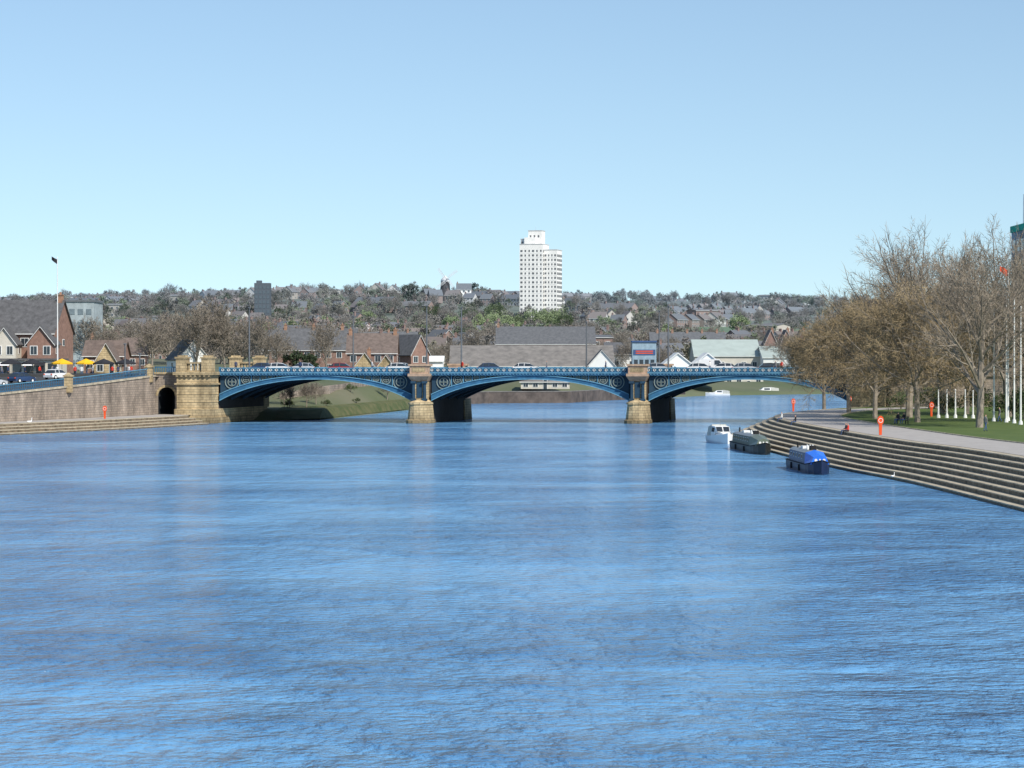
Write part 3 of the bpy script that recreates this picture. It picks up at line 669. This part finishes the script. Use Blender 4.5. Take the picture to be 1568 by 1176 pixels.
def bare_tree(name,h,mats,seed,twl=1.0,droop=0,levels=4,buds=0,spread=1.0,twr=.03,kids=(11,6,6,6),bs_=(.04,.09)):
    rnd=random.Random(seed); m=MB()
    def ribbon(p,d,l,r,drp):
        a=d.orthogonal(); ang=rnd.uniform(0,6.28); a=(Matrix.Rotation(ang,3,d)@a).normalized()*r
        p1=p+d*l*.5; d2=(d+Vector((rnd.gauss(0,.2),rnd.gauss(0,.2),rnd.gauss(0.05,.15)-drp))).normalized(); p2=p1+d2*l*.5
        i=[m.P(q) for q in(p-a,p+a,p1+a*.7,p1-a*.7,p2)]
        m.f.append([i[0],i[1],i[2],i[3]]);m.m.append(1);m.f.append([i[3],i[2],i[4]]);m.m.append(1)
        for _ in range(buds):
            t=rnd.random(); q=p.lerp(p2,t)+Vector((rnd.gauss(0,.15),rnd.gauss(0,.15),rnd.gauss(0,.15))); s_=rnd.uniform(*bs_)
            e=Vector((rnd.gauss(0,1),rnd.gauss(0,1),rnd.gauss(0,1))).normalized(); f=e.orthogonal().normalized()
            m.poly([q+e*s_,q+f*s_,q-e*s_],2)
    def grow(p,d,l,r,lev):
        if lev>=levels: ribbon(p,d,l,max(r,twr),droop); return
        ns=4 if lev==0 else 3; pts=[p];dirs=[d]; q=p;dd=d
        for k in range(ns):
            dd=(dd+Vector((rnd.gauss(0,.13),rnd.gauss(0,.13),rnd.gauss(.06,.07)-droop*.5*(lev>1)))*(.4 if lev==0 else 1.2)).normalized()
            q=q+dd*l/ns; pts.append(q);dirs.append(dd)
        r1=r*(.45 if lev else .5); n=7 if lev==0 else (5 if lev==1 else 3)
        for k in range(ns):
            ra=r+(r1-r)*k/ns; rb=r+(r1-r)*(k+1)/ns
            m.tube(pts[k],pts[k+1],ra,rb,n,0,False)
        nk=kids[lev]
        for k in range(nk):
            t=(.28+.72*(k+.5)/nk) if lev==0 else (.2+.8*(k+rnd.random())/nk)
            t=min(t,.999); s_=int(t*ns); f=t*ns-s_; bp_=pts[s_].lerp(pts[s_+1],f); bd=dirs[s_+1]
            az=k*2.4+rnd.uniform(-.5,.5); o=bd.orthogonal().normalized(); o=(Matrix.Rotation(az,3,bd)@o)
            an=(rnd.uniform(.6,1.05)*(1.15-.5*t) if lev==0 else rnd.uniform(.45,.95))*spread
            cd=(bd*math.cos(an)+o*math.sin(an)).normalized()
            if lev==0: cl=h*rnd.uniform(.42,.56)*(1.1-.45*t)
            else: cl=l*rnd.uniform(.45,.65)*(1.1-.35*t)
            grow(bp_,cd,cl*(twl if lev==levels-1 else 1),(r+(r1-r)*t)*(.55 if lev==0 else .5),lev+1)
        if lev>0 and lev<levels: grow(pts[-1],dirs[-1],l*.45,r1,max(lev+1,levels-1))
    grow(Vector((0,0,-.3)),Vector((0,0,1)),h*.62,h*.022,0)
    return m.mesh(name,mats)
bt=[bare_tree('bare_tree_a',20,[M_bark,M_twig,M_twig],1,kids=(14,7,7,7),buds=0,twr=.024),bare_tree('bare_tree_b',20,[M_bark,M_twig,M_twig],2,spread=1.1,kids=(15,7,7,6),buds=0,twr=.024)]
bud=[bare_tree('budding_tree_a',15,[M_bark,M_bud,M_bud],3,buds=6,droop=.18,spread=1.2,twl=1.3,kids=(15,7,7,6)),bare_tree('budding_tree_b',15,[M_bark,M_bud,M_bud],4,buds=6,droop=.2,spread=1.25,twl=1.3,kids=(15,7,7,6))]
M_tf=mat('twigs_far',(.22,.185,.145),var=.2)
small=[bare_tree('bare_tree_c',12,[M_bark,M_tf,M_tf],5,twr=.05,kids=(12,6,6,5),buds=1),bare_tree('bare_tree_d',12,[M_bark,M_tf,M_tf],6,twr=.05,spread=1.15,kids=(12,6,6,5),buds=1)]
def tr_(me,u,Y,z,sc,rot,name): place(me,name,((u-784)/4000*Y,Y,z),rot,sc)
tr_(bt[0],1392,325,2.6,1.12,.3,'bare_tree'); tr_(bt[1],1500,278,2.6,1.0,1.3,'bare_tree'); tr_(bt[0],1545,330,2.6,1.15,2.5,'bare_tree')
tr_(bt[1],1445,350,2.6,1.2,4,'bare_tree'); tr_(bt[0],1590,300,2.6,1.02,5,'bare_tree')
tr_(bud[0],1340,318,2.6,1.0,0,'budding_tree'); tr_(bud[1],1405,300,2.6,1.08,1,'budding_tree'); tr_(bud[1],1300,350,2.6,1.0,2,'budding_tree')
tr_(bud[0],1262,385,2.6,.88,3,'budding_tree'); tr_(bud[0],1480,345,2.6,1.1,3.6,'budding_tree'); tr_(bud[1],1385,390,2.6,1.3,4.4,'budding_tree')
tr_(bud[0],1325,410,2.6,1.15,5.2,'budding_tree'); tr_(bud[1],1450,400,2.6,1.2,5.9,'budding_tree'); tr_(bud[0],1540,400,2.6,1.2,.9,'budding_tree')
for u_,Y_,sc_ in((300,560,1.2),(325,575,1.35),(345,560,1.0),(232,600,1.1),(255,640,1.2),(400,650,1.1),(500,690,1.2),(425,600,.9),(590,760,1.0),(665,700,.8),(740,780,.9),(690,800,.9),(960,780,1.0),(1190,800,1.1),(1215,760,1.2),(1240,740,1.2),(1260,730,1.1),(160,620,1),(130,700,1.2),(370,720,1.2),(470,780,1.2),(545,790,1.1),(640,800,1.1),(920,830,1.0),(1010,820,.9),(1140,840,1.1),(440,760,1.1),(200,780,1.2),(280,800,1.2)):
    x_=(u_-784)/4000*Y_; place(random.choice(small),'bare_tree',(x_,Y_,H(x_,Y_)-.3),U(0,6),sc_)
for x_,y_,sc_ in((-36.5,428,.32),(-34,432,.38),(-23.5,492,.35),(-38,436,.4),(-33,440,.3)): place(random.choice(small),'bare_sapling',(x_,y_,H(x_,y_)),U(0,6),sc_)
rb=[(.22,.185,.15),(.20,.17,.135),(.24,.20,.15),(.19,.175,.125),(.19,.21,.09),(.23,.21,.14),(.26,.215,.18),(.13,.16,.075),(.21,.185,.155),(.20,.25,.09)]
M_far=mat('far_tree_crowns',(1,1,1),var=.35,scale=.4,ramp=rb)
M_blossom=mat('blossom',(.55,.48,.45),var=.15,scale=.5)
M_green=mat('spring_green_leaves',(.19,.24,.07),var=.35,scale=.5); M_ever=mat('evergreen_leaves',(.045,.065,.03),var=.4,scale=.8)
fm=[leaf_tree('far_tree',11,5,18,36,.5,[M_bark,M_far]),leaf_tree('far_tree',10,6,22,32,.5,[M_bark,M_far]),leaf_tree('far_tree',12,4,16,28,.45,[M_bark,M_far])]
wt=empty('distant_trees')
for k in range(5400):
    y=math.exp(U(math.log(840),math.log(3000))); x=U(-.27,.27)*y
    dn=noise.noise(Vector((x/150,y/200,0)))
    if dn<-.12 and R()<.65: continue
    if x>.03*y and R()<.2: continue
    if x>.06*y and 1150<y<1700 and R()<.8: continue
    if abs(x-17)<14 and 1590<y<1620: continue
    if -75<x<-25 and 1700<y<1800 and R()<.6: continue
    me=random.choice(fm) if R()<.82 else random.choice(small)
    place(me,'tree',(x,y,H(x,y)-.6),U(0,6.28),(U(.6,1.1) if y<2000 else U(.65,1.2)),wt)
for k in range(420):
    x=U(-900,900); y=U(2930,3060); s_=U(.5,1.25)
    place(random.choice(fm),'tree',(x,y,H(x,y)-1),U(0,6),s_,wt)
gm=leaf_tree('green_tree',11,5.5,24,70,.4,[M_bark,M_green]); em=leaf_tree('evergreen',11,3,22,60,.4,[M_bark,M_ever]); bm_=leaf_tree('blossom_tree',9,5,18,40,.45,[M_bark,M_blossom])
for u_,Y_,sc_ in((455,1100,1.1),(470,1080,1),(325,900,.9),(345,920,.8),(750,1350,1.2),(765,1300,1.3),(790,1350,1.1),(815,1380,1.3),(850,1400,1.3),(735,1250,1.1),(640,1300,1),(690,1350,1.1),(590,1150,.9),(410,1000,1),(865,1350,1.2),(1000,1500,1),(830,1330,1.2),(780,1250,1.0),(120,1000,1),(1130,1300,1.2),(1160,1200,1),(1080,1150,.9),(760,1500,1.3),(720,1450,1.2),(660,1500,1.2),(560,1400,1.1),(500,1300,1)):
    x_=(u_-784)/4000*Y_; place(gm,'green_tree',(x_,Y_,H(x_,Y_)-.5),U(0,6),sc_)
for u_,Y_,sc_ in((520,980,1.1),(545,1000,1.2),(700,1100,.8),(180,1050,.9),(560,1010,1.1),(535,960,1)):
    x_=(u_-784)/4000*Y_; place(bm_,'blossom_tree',(x_,Y_,H(x_,Y_)-.5),U(0,6),sc_)
for u_,Y_,sc_ in((443,520,.62),(458,520,.7),(474,530,.66),(625,1700,1.3),(633,1700,1.4),(715,1900,1.2),(727,1900,1.4),(740,1910,1.1),(475,3000,1.3),(1095,3000,1.4)):
    x_=(u_-784)/4000*Y_; place(em,'evergreen_tree',(x_,Y_,H(x_,Y_)-.5),U(0,6),sc_)
for u_,sc_ in((262,2.3),(552,2.2),(98,1.6),(205,1.5)): place(small[0],'bare_tree',((u_-784)/4000*2900,2900,H((u_-784)*.725,2900)-1),u_,sc_)
bs=leaf_tree('bush',3,2.2,24,70,.14,[M_bark,mat('bush_leaves',(.06,.085,.03),var=.4,scale=1)])
for x_,y_,s_ in((59.5,310,1.2),(62,316,1.4),(66,320,1.6),(57,345,1),(63,350,1.3),(70,330,1.7),(56,376,1),(61,380,1.2),(-37,430,.5),(-29,470,.5),(-22,520,.5),(-31,436,.4),(-27.5,462,.35),(-16,560,.6)): place(bs,'bush',(x_,y_,2.3 if x_>0 else H(x_,y_)),U(0,6),s_)
t=MB()
for i in range(12):
    for j in range(6):
        def q_(i,j):
            y=1200+j*70; x=(.066+.05*i/12*2.1)*y; return(x,y,H(x,y)+.6)
        t.poly([q_(i,j),q_(i+1,j),q_(i+1,j+1),q_(i,j+1)])
t.build('green_field',[mat('field_green',(.12,.21,.065),col2=(.09,.14,.045),scale=.03)],smooth=True)

# ---------------------------------------------------------------- cars
def car_mesh(col,name,van=False):
    m=MB()
    if van: prof=[(-2.3,.35),(-2.35,.9),(-2.3,1.9),(-2.1,2.05),(1.0,2.05),(1.6,1.3),(2.25,1.05),(2.35,.6),(2.3,.35)]
    else: prof=[(-2.1,.3),(-2.15,.65),(-2.05,.9),(-1.3,1.0),(1.0,.95),(1.9,.8),(2.1,.6),(2.1,.3)]
    rings=[[(x,s_*(.88-(.06 if z>.8 else 0)-(.05 if abs(x)>2 else 0)),z) for x,z in prof] for s_ in(-1,1)]
    m.loft(rings,0)
    if not van:
        b0=[(-1.95,.93),(-1.35,1.4),(-.3,1.47),(.55,1.38),(1.25,.93)]
        m.loft([[(x,s_*(.8 if z<1 else .62),z) for x,z in b0] for s_ in(-1,1)],1)
        m.loft([[(x,s_*.635,z) for x,z in[(-1.38,1.40),(-.3,1.45),(.55,1.37),(.5,1.44),(-.3,1.52),(-1.3,1.46)]] for s_ in(-1,1)],0)
        for xa in(-.35,-1.25):
            for s_ in(-1,1): m.tube((xa,s_*.81,.93),(xa+.05,s_*.64,1.42),.045,.045,4,0)
    else:
        for s_ in(-1,1): m.poly([(.2,s_*.885,1.25),(1.35,s_*.885,1.25),(.95,s_*.845,1.9),(.2,s_*.845,1.9)],1)
        m.poly([(1.07,-.75,1.97),(1.07,.75,1.97),(1.6,.78,1.34),(1.6,-.78,1.34)],1)
    for x_ in(-1.35,1.35):
        for s_ in(-1,1): m.tube((x_,s_*.72,.33),(x_,s_*.9,.33),.33,.33,14,2); m.tube((x_,s_*.9,.33),(x_,s_*.915,.33),.19,.17,10,3)
    for s_ in(-1,1): m.box(2.03,2.13,s_*.62-.16,s_*.62+.16,.58,.74,3); m.box(-2.17,-2.05,s_*.66-.1,s_*.66+.1,.65,.85,4)
    return m.mesh(name,[mat('car_paint_'+name,col,rough=.3,var=.03,spec=.6),M_glass,M_black,M_whitebr,M_red])
cm={k:car_mesh(c,k) for k,c in dict(white=(.8,.8,.8),silver=(.5,.52,.55),blue=(.03,.06,.14),red=(.30,.03,.03),black=(.03,.03,.035)).items()}
vm_=car_mesh((.8,.8,.8),'van',True)
for lx,c_,ly in((-37.5,'white',6),(-35,'silver',9),(-28,'red',7),(-18.8,'white',6),(-20,'silver',10),(-4.5,'blue',6),(1,'white',6),(21.5,'silver',6),(28,'white',6),(31,'white',9.5),(35,'silver',6),(39,'black',6),(-41.5,'blue',9)):
    p=BT((lx,ly,7.73)); place(cm[c_],'car',p,-F+(math.pi if ly>8 else 0),1.0)
place(vm_,'white_van',BT((29,13,7.73)),-F)
for x_,y_,c_,z_,r_ in((-74,372,'silver',5.95,.9),(-71.5,381,'blue',6.35,1.0),(-68,390,'white',6.8,1.1),(-79,372,'black',6,.2)): place(cm[c_],'parked_car',(x_,y_,z_),r_)

# ---------------------------------------------------------------- people
def skin_mesh(name,V,E,Rd,assign,mats,sub=1):
    me=bpy.data.meshes.new(name+'_sk'); me.from_pydata(V,E,[]); o=bpy.data.objects.new(name,me); COL.objects.link(o)
    o.modifiers.new('s','SKIN'); sd=o.data.skin_vertices[0].data
    for i,r in enumerate(Rd):
        r=r if isinstance(r,tuple) else (r,r); sd[i].radius=r
    sd[0].use_root=True
    ms=o.modifiers.new('u','SUBSURF'); ms.levels=sub; ms.render_levels=sub
    dg=bpy.context.evaluated_depsgraph_get(); dg.update()
    r=bpy.data.meshes.new_from_object(o.evaluated_get(dg)); bpy.data.objects.remove(o)
    r.name=name
    for x in mats: r.materials.append(x)
    for p in r.polygons: p.material_index=assign(p.center); p.use_smooth=True
    return r
def person(name,top,leg,pose='stand'):
    V=[];E=[];Rd=[]
    def add(p,r,par=None):
        V.append(p);Rd.append(r)
        if par is not None:E.append((par,len(V)-1))
        return len(V)-1
    dz=0 if pose!='sit' else -.47
    pel=add((0,0,.95+dz),(.15,.11)); ch=add((0,.01,1.25+dz),(.155,.11),pel); c2=add((0,.01,1.42+dz),(.13,.09),ch)
    nk=add((0,0,1.52+dz),.055,c2); hd=add((0,-.01,1.6+dz),(.078,.09),nk); ht=add((0,0,1.7+dz),(.07,.085),hd); add((0,-.1,1.62+dz),.014,hd)
    for s_ in(-1,1):
        sh=add((s_*.18,.01,1.42+dz),.058,c2)
        if pose=='sit': el=add((s_*.24,-.08,1.15+dz),.045,sh); wr=add((s_*.15,-.32,1.07+dz),.03,el); pm=add((s_*.13,-.39,1.05+dz),(.04,.02),wr)
        else: el=add((s_*.25,.02,1.14),.045,sh); wr=add((s_*.25,-.08,.9),.03,el); pm=add((s_*.245,-.1,.82),(.022,.04),wr)
        for f in range(4):
            k=(f-1.5)*.02
            q=(V[pm][0]+(k if pose=='sit' else 0),V[pm][1]+(-.06 if pose=='sit' else k),V[pm][2]-(.01 if pose=='sit' else .06)); a=add(q,.009,pm); add((q[0]-s_*.01,q[1]-.01,q[2]-.03),.007,a)
        add((V[wr][0]-s_*.03,V[wr][1]-.05,V[wr][2]-.03),.01,wr)
        hp=add((s_*.09,0,.9+dz),.09,pel)
        if pose=='sit': kn=add((s_*.12,-.45,.5),.06,hp); an=add((s_*.12,-.48,.1),.042,kn); add((s_*.13,-.65,.05),.04,an)
        elif pose=='walk': kn=add((s_*.1,-.05-s_*.12,.5),.062,hp); an=add((s_*.1,.05-s_*.25,.1),.042,kn); add((s_*.11,-.12-s_*.25,.05),.04,an)
        else: kn=add((s_*.11,-.02,.5),.062,hp); an=add((s_*.11,.03,.09),.042,kn); add((s_*.13,-.14,.045),.04,an)
    hz=1.5+dz
    def asg(c):
        if c.z>hz: return 3 if (c.z>hz+.16 or c.y>.03) else 2
        if pose=='sit':
            if c.y<-.28 and c.z>.53: return 2
            return 1 if c.z<.55 else 0
        if abs(c.x)>.19 and c.z<.9 and c.z>.6: return 2
        return 4 if c.z<.1 else (1 if c.z<.93 else 0)
    return skin_mesh(name,V,E,Rd,asg,[top,leg,M_skin,M_hair,M_black])
cl=lambda n,c:mat('cloth_'+n,c,var=.1,haze=False)
pst=[person('p1',cl('navy',(.03,.05,.12)),cl('black',(.02,.02,.025))),person('p2',cl('white',(.7,.7,.68)),cl('denim',(.06,.1,.2))),person('p3',cl('red',(.6,.05,.03)),cl('black',(.02,.02,.02)),'walk'),person('p4',cl('grey',(.2,.2,.2)),cl('denim',(.06,.1,.2)),'walk')]
psi=[person('s1',cl('black',(.02,.02,.02)),cl('denim',(.06,.1,.2)),'sit'),person('s2',cl('red',(.6,.05,.03)),cl('black',(.02,.02,.02)),'sit'),person('s3',cl('white',(.7,.7,.68)),cl('denim',(.06,.1,.2)),'sit')]
for i,(lx,ly) in enumerate(((-33,1.6),(-22,2),(-8,1.7),(5,1.6),(14,2),(30,1.8),(41,1.7),(40,2.2),(-43,1.7))): place(pst[i%4],'person',BT((lx,ly,7.85)),U(0,6))
for i in range(22):
    x_=U(-90,-60); y_=U(404,428); place(pst[i%4],'person',(x_,y_,7.05),U(0,6))
def edge_x(y,off):
    tp=[p for p in offs(RB,off,1) if p.y<375]; return interp(y,[(p.y,p.x) for p in sorted(tp,key=lambda p:p.y)])
for y_,k,i in((316,7,2),(300,7,0),(262,7,1),(263.2,7,0)):
    place(psi[i],'seated_person',(edge_x(y_,k*.78+.22),y_,.25+k*.335-.38),-math.pi/2)
bx,by=(1380-784)/4000*292,292
m=MB()
for k in range(3): m.box(-.9,.9,-.2+k*.15,-.08+k*.15,.42,.46,0)
for k in range(2): m.box(-.9,.9,.28,.31,.55+k*.16,.67+k*.16,0)
for s_ in(-.75,.75): m.box(s_-.04,s_+.04,-.2,-.12,0,.42,1); m.box(s_-.04,s_+.04,.22,.3,0,.85,1); m.box(s_-.035,s_+.035,-.2,.3,.36,.42,1)
place(m.mesh('bench',[M_bark,M_black]),'park_bench',(bx,by,zr+.03),-.8)
for s_,i in((-.4,0),(.4,0)): place(psi[i],'seated_person',(bx+s_*math.cos(.8),by-s_*math.sin(.8),zr+.06),-.8)
for x_,y_,i in((50,330,0),(47.5,262,3),(56,300,3)): place(pst[i],'person',(x_,y_,zr+.02),U(0,6))
def parasol(x,y,z,mt):
    m=MB(); m.tube((0,0,0),(0,0,2.6),.04,.04,6,1); m.tube((0,0,0),(0,0,.1),.4,.4,10,1)
    n=8
    for k in range(n):
        a=2*math.pi*k/n;b2=2*math.pi*(k+1)/n
        A=(1.7*math.cos(a),1.7*math.sin(a),2.15);B=(1.7*math.cos(b2),1.7*math.sin(b2),2.15)
        m.poly([(0,0,2.85),A,B],0); m.poly([A,B,(B[0],B[1],1.93),(A[0],A[1],1.93)],0)
    m.tube((0,0,.72),(0,0,.76),.6,.6,12,1)
    place(m.mesh('parasol',[mt,M_bark]),'parasol',(x,y,z))
for x_,y_,c_ in((-71.5,415,M_yellow),(-68,417,M_yellow),(-79,412,M_dark),(-83,414,M_dark),(-65,416,M_dark),(-87,412,M_dark),(-62,419,M_dark),(-76,414,M_dark)): parasol(x_,y_,7.05,c_)
def buoy(x,y,z):
    m=MB(); m.loft([[(-.12,-.1,0),(.12,-.1,0),(.12,.1,0),(-.12,.1,0)],[(-.15,-.12,1.0),(.15,-.12,1.0),(.15,.12,1.0),(-.15,.12,1.0)]],0)
    n=12
    m.loft([[(.3*math.cos(2*math.pi*k/n),y_,1.42+.45*math.sin(2*math.pi*k/n)) for k in range(n)] for y_ in(-.14,.12)],0)
    m.ring((0,1.42),.22,.04,-.17,-.141,1,12)
    place(m.mesh('lifebuoy_stand',[M_red,M_whitebr]),'lifebuoy_stand',(x,y,z))
buoy(edge_x(250,6.7),250,zr); buoy(53,330,zr); buoy(40.5,376,zr-.3); buoy(49.5,383,zr); buoy(-58,372,zq)
def swan():
    V=[(0,0,.18),(0,-.25,.2),(0,.25,.2),(0,.45,.3),(0,-.4,.32),(0,-.46,.5),(0,-.42,.66),(0,-.48,.76),(0,-.6,.73),(0,-.68,.7)]
    E=[(0,1),(0,2),(2,3),(1,4),(4,5),(5,6),(6,7),(7,8),(8,9)]
    return skin_mesh('swan',V,E,[(.2,.16),(.16,.14),(.17,.13),(.04,.03),.07,.05,.045,.055,.03,.015],lambda c:1 if c.y<-.58 else 0,[M_whitebr,M_red],2)
sw=swan()
for x_,y_,z_,s_ in((-64.5,349,zq-.03,.9),(31.2,214,.25-.03,.5)): place(sw,'swan',(x_,y_,z_),2.4,s_)

# ---------------------------------------------------------------- boats
Mh=lambda n,c:mat(n,c,rough=.4,var=.12,scale=2,haze=False)
def narrowboat(name,x,y,rot,Ln,hull,cab,front,cabL=.62):
    m=MB(); st=[]
    for k in range(17):
        t=k/16; yy=t*Ln
        w_=1.03*(1-max(0,(t-.8)/.2)**2.2*.95)*(1-max(0,(.07-t)/.07)**2*.4); zt=.8+.45*max(0,(t-.75)/.25)**2
        st.append([(-w_*.9,yy,-.4),(w_*.9,yy,-.4),(w_,yy,.35),(w_,yy,zt),(w_-.06*w_,yy,zt),(-w_+.06*w_,yy,zt),(-w_,yy,zt),(-w_,yy,.35)])
    m.loft(st,0)
    for s_ in(-1,1):
        for k in range(16):
            a=st[k][3 if s_>0 else 6];b2=st[k+1][3 if s_>0 else 6]
            m.tube((a[0],a[1],a[2]-.02),(b2[0],b2[1],b2[2]-.02),.06,.06,4,3,False)
    y0=.1*Ln;y1=y0+cabL*Ln
    sec=lambda yy:[(-.86,yy,.78),(.86,yy,.78),(.74,yy,1.75),(.45,yy,1.87),(0,yy,1.91),(-.45,yy,1.87),(-.74,yy,1.75)]
    m.loft([sec(y0),sec(y1)],1)
    sec2=lambda yy,e:[(-.78-e,yy,1.72),(-.46,yy,1.9),(0,yy,1.95),(.46,yy,1.9),(.78+e,yy,1.72),(.46,yy,1.86),(0,yy,1.9),(-.46,yy,1.86)]
    m.loft([sec2(y0-.1,.02),sec2(y1+.1,.02)],6)
    k=y0+.8
    while k<y1-1:
        for s_ in(-1,1):
            f=lambda z:s_*(.865-(z-.78)*.12)
            m.poly([(f(1.15),k,1.15),(f(1.15),k+.8,1.15),(f(1.55),k+.8,1.55),(f(1.55),k,1.55)],4)
            g_=lambda z:s_*(.878-(z-.78)*.12)
            m.poly([(g_(1.2),k+.06,1.2),(g_(1.2),k+.74,1.2),(g_(1.5),k+.74,1.5),(g_(1.5),k+.06,1.5)],5)
        k+=1.7
    ca=[(-.88,y1,.8),(.88,y1,.8),(.78,y1,1.78),(0,y1,1.98),(-.78,y1,1.78)]; yb=min(y1+.2*Ln,Ln*.93)
    cb_=[(-.8,yb,.85),(.8,yb,.85),(.55,yb,1.45),(0,yb,1.62),(-.55,yb,1.45)]
    m.loft([ca,cb_],2)
    for s_ in(-1,1): m.tube((s_*.35,yb+.02,1.2),(s_*.35,yb+.04,1.2),.13,.13,10,4)
    m.tube((0,yb,1.25),(0,yb+.03,1.25),.08,.08,8,4)
    m.tube((.3,y0+2,1.88),(.3,y0+2,2.4),.08,.08,8,3); m.box(-.4,.3,y0+4,y0+5.2,1.9,2.15,4); m.box(-.3,.2,y1-1.8,y1-.9,1.92,2.3,3)
    for q_ in range(3): m.tube((-.2+q_*.2,y1-2.6,1.9),(-.25+q_*.25,y1-2.6,2.35),.12,.06,6,4)
    m.tube((-.5,y0+1,1.95),(-.4,y1-1,1.97),.03,.03,5,4)
    for s_ in(-1,1):
        for k in(.3,.6): m.tube((s_*1.08,Ln*k,.1),(s_*1.08,Ln*k,.65),.09,.09,6,3)
    m.tube((0,.2,.8),(0,-.3,1.2),.03,.03,5,4)
    place(m.mesh(name,[hull,cab,front,M_black,M_white,M_glass,Mh('roof_grey_'+name,(.22,.24,.25))]),name,(x,y,0),rot)
narrowboat('blue_narrowboat',26.0,239.5,math.pi+.03,16.5,Mh('navy_hull',(.015,.03,.08)),Mh('cabin_navy',(.03,.08,.2)),Mh('bright_blue_canvas',(.03,.19,.8)))
narrowboat('green_narrowboat',25.0,290,math.pi+.055,21,Mh('black_hull',(.02,.022,.02)),Mh('cabin_green',(.04,.07,.05)),Mh('grey_green_canvas',(.14,.17,.13)))
def cruiser(x,y,rot,Ln=7,sc=1):
    m=MB(); st=[]
    for k in range(13):
        t=k/12; yy=t*Ln; w_=1.15*(1-max(0,(t-.55)/.45)**2*.97); zt=.75+.4*t*t
        st.append([(-w_*.7,yy,-.3),(w_*.7,yy,-.3),(w_*.95,yy,.25),(w_,yy,zt),(0,yy,zt+.08),(-w_,yy,zt),(-w_*.95,yy,.25)])
    m.loft(st,0)
    f=lambda yy,w_,z0,z1:[(-w_,yy,z0),(w_,yy,z0),(w_*.85,yy,z1),(-w_*.85,yy,z1)]
    m.loft([f(Ln*.3,.95,.8,1.9),f(Ln*.55,.92,.9,1.85),f(Ln*.64,.85,.95,1.3)],0)
    m.loft([f(Ln*.64,.85,.9,1.3),f(Ln*.85,.45,1.0,1.15)],0)
    m.loft([f(Ln*.02,.98,.75,1.7),f(Ln*.3,.95,.8,2.05)],2)
    yy0,yy1=Ln*.553,Ln*.642
    for s_ in(-1,1):
        m.poly([(s_*.06,yy0+.06,1.83),(s_*.74,yy0+.06,1.83),(s_*.7,yy1+.03,1.34),(s_*.06,yy1+.03,1.34)],1)
        m.poly([(s_*.915,Ln*.33,1.25),(s_*.885,Ln*.53,1.25),(s_*.81,Ln*.53,1.72),(s_*.85,Ln*.33,1.72)],1)
    for s_ in(-1,1): m.tube((s_*.95,Ln*.6,1.0),(s_*.1,Ln*.98,1.6),.02,.02,4,3); m.tube((s_*.9,Ln*.65,.95),(s_*.9,Ln*.65,1.35),.02,.02,4,3)
    m.box(-1.0,1.0,-.02,Ln*.5,.42,.5,3); m.tube((0,Ln*.4,1.95),(0,Ln*.4,2.7),.03,.02,5,3)
    place(m.mesh('cabin_cruiser',[M_whitebr,M_glass,Mh('beige_canopy',(.5,.5,.45)),M_steel]),'cabin_cruiser',(x,y,0),rot,sc)
cruiser(24.2,311,math.pi+.1,8,1.05); cruiser(57,683,1.5,8,.8); cruiser(73,715,1.7,8,1.0)

# ---------------------------------------------------------------- sky, sun, camera
EL,AZ=42,142
wd=bpy.data.worlds.new('World'); scene.world=wd; wd.use_nodes=True
nt=wd.node_tree; bg=nt.nodes['Background']; sk=nt.nodes.new('ShaderNodeTexSky'); sk.sky_type='NISHITA'; sk.sun_disc=False
sk.sun_elevation=math.radians(EL); sk.sun_rotation=math.radians(AZ); sk.air_density=1.0; sk.dust_density=.35; sk.ozone_density=1.5; sk.altitude=0
tc=nt.nodes.new('ShaderNodeTexCoord'); va=nt.nodes.new('ShaderNodeVectorMath'); va.operation='ADD'; va.inputs[1].default_value=(0,0,.075)
vn=nt.nodes.new('ShaderNodeVectorMath'); vn.operation='NORMALIZE'
nt.links.new(tc.outputs['Generated'],va.inputs[0]); nt.links.new(va.outputs[0],vn.inputs[0]); nt.links.new(vn.outputs[0],sk.inputs[0])
tm=nt.nodes.new('ShaderNodeMix'); tm.data_type='RGBA'; tm.blend_type='MULTIPLY'; tm.inputs[0].default_value=1; tm.inputs[7].default_value=(.97,1.0,.98,1)
nt.links.new(sk.outputs[0],tm.inputs[6]); nt.links.new(tm.outputs[2],bg.inputs[0]); bg.inputs[1].default_value=.148
sl=bpy.data.lights.new('sun','SUN'); sl.energy=4.7; sl.angle=math.radians(.5); sl.color=(1,.95,.86)
so=bpy.data.objects.new('sun',sl); COL.objects.link(so)
d=Vector((math.sin(math.radians(AZ))*math.cos(math.radians(EL)),math.cos(math.radians(AZ))*math.cos(math.radians(EL)),math.sin(math.radians(EL))))
so.rotation_euler=d.to_track_quat('Z','Y').to_euler(); so.location=(60,-60,80)
cam=bpy.data.cameras.new('camera'); co=bpy.data.objects.new('camera',cam); COL.objects.link(co); scene.camera=co
cam.lens=36*4000/1568; cam.sensor_width=36; cam.clip_end=12000; cam.clip_start=.5
co.location=(0,0,10); co.rotation_euler=(math.radians(90)-math.atan(40/4000),0,0)
scene.view_settings.view_transform='Standard'; scene.view_settings.look='None'; scene.view_settings.exposure=0
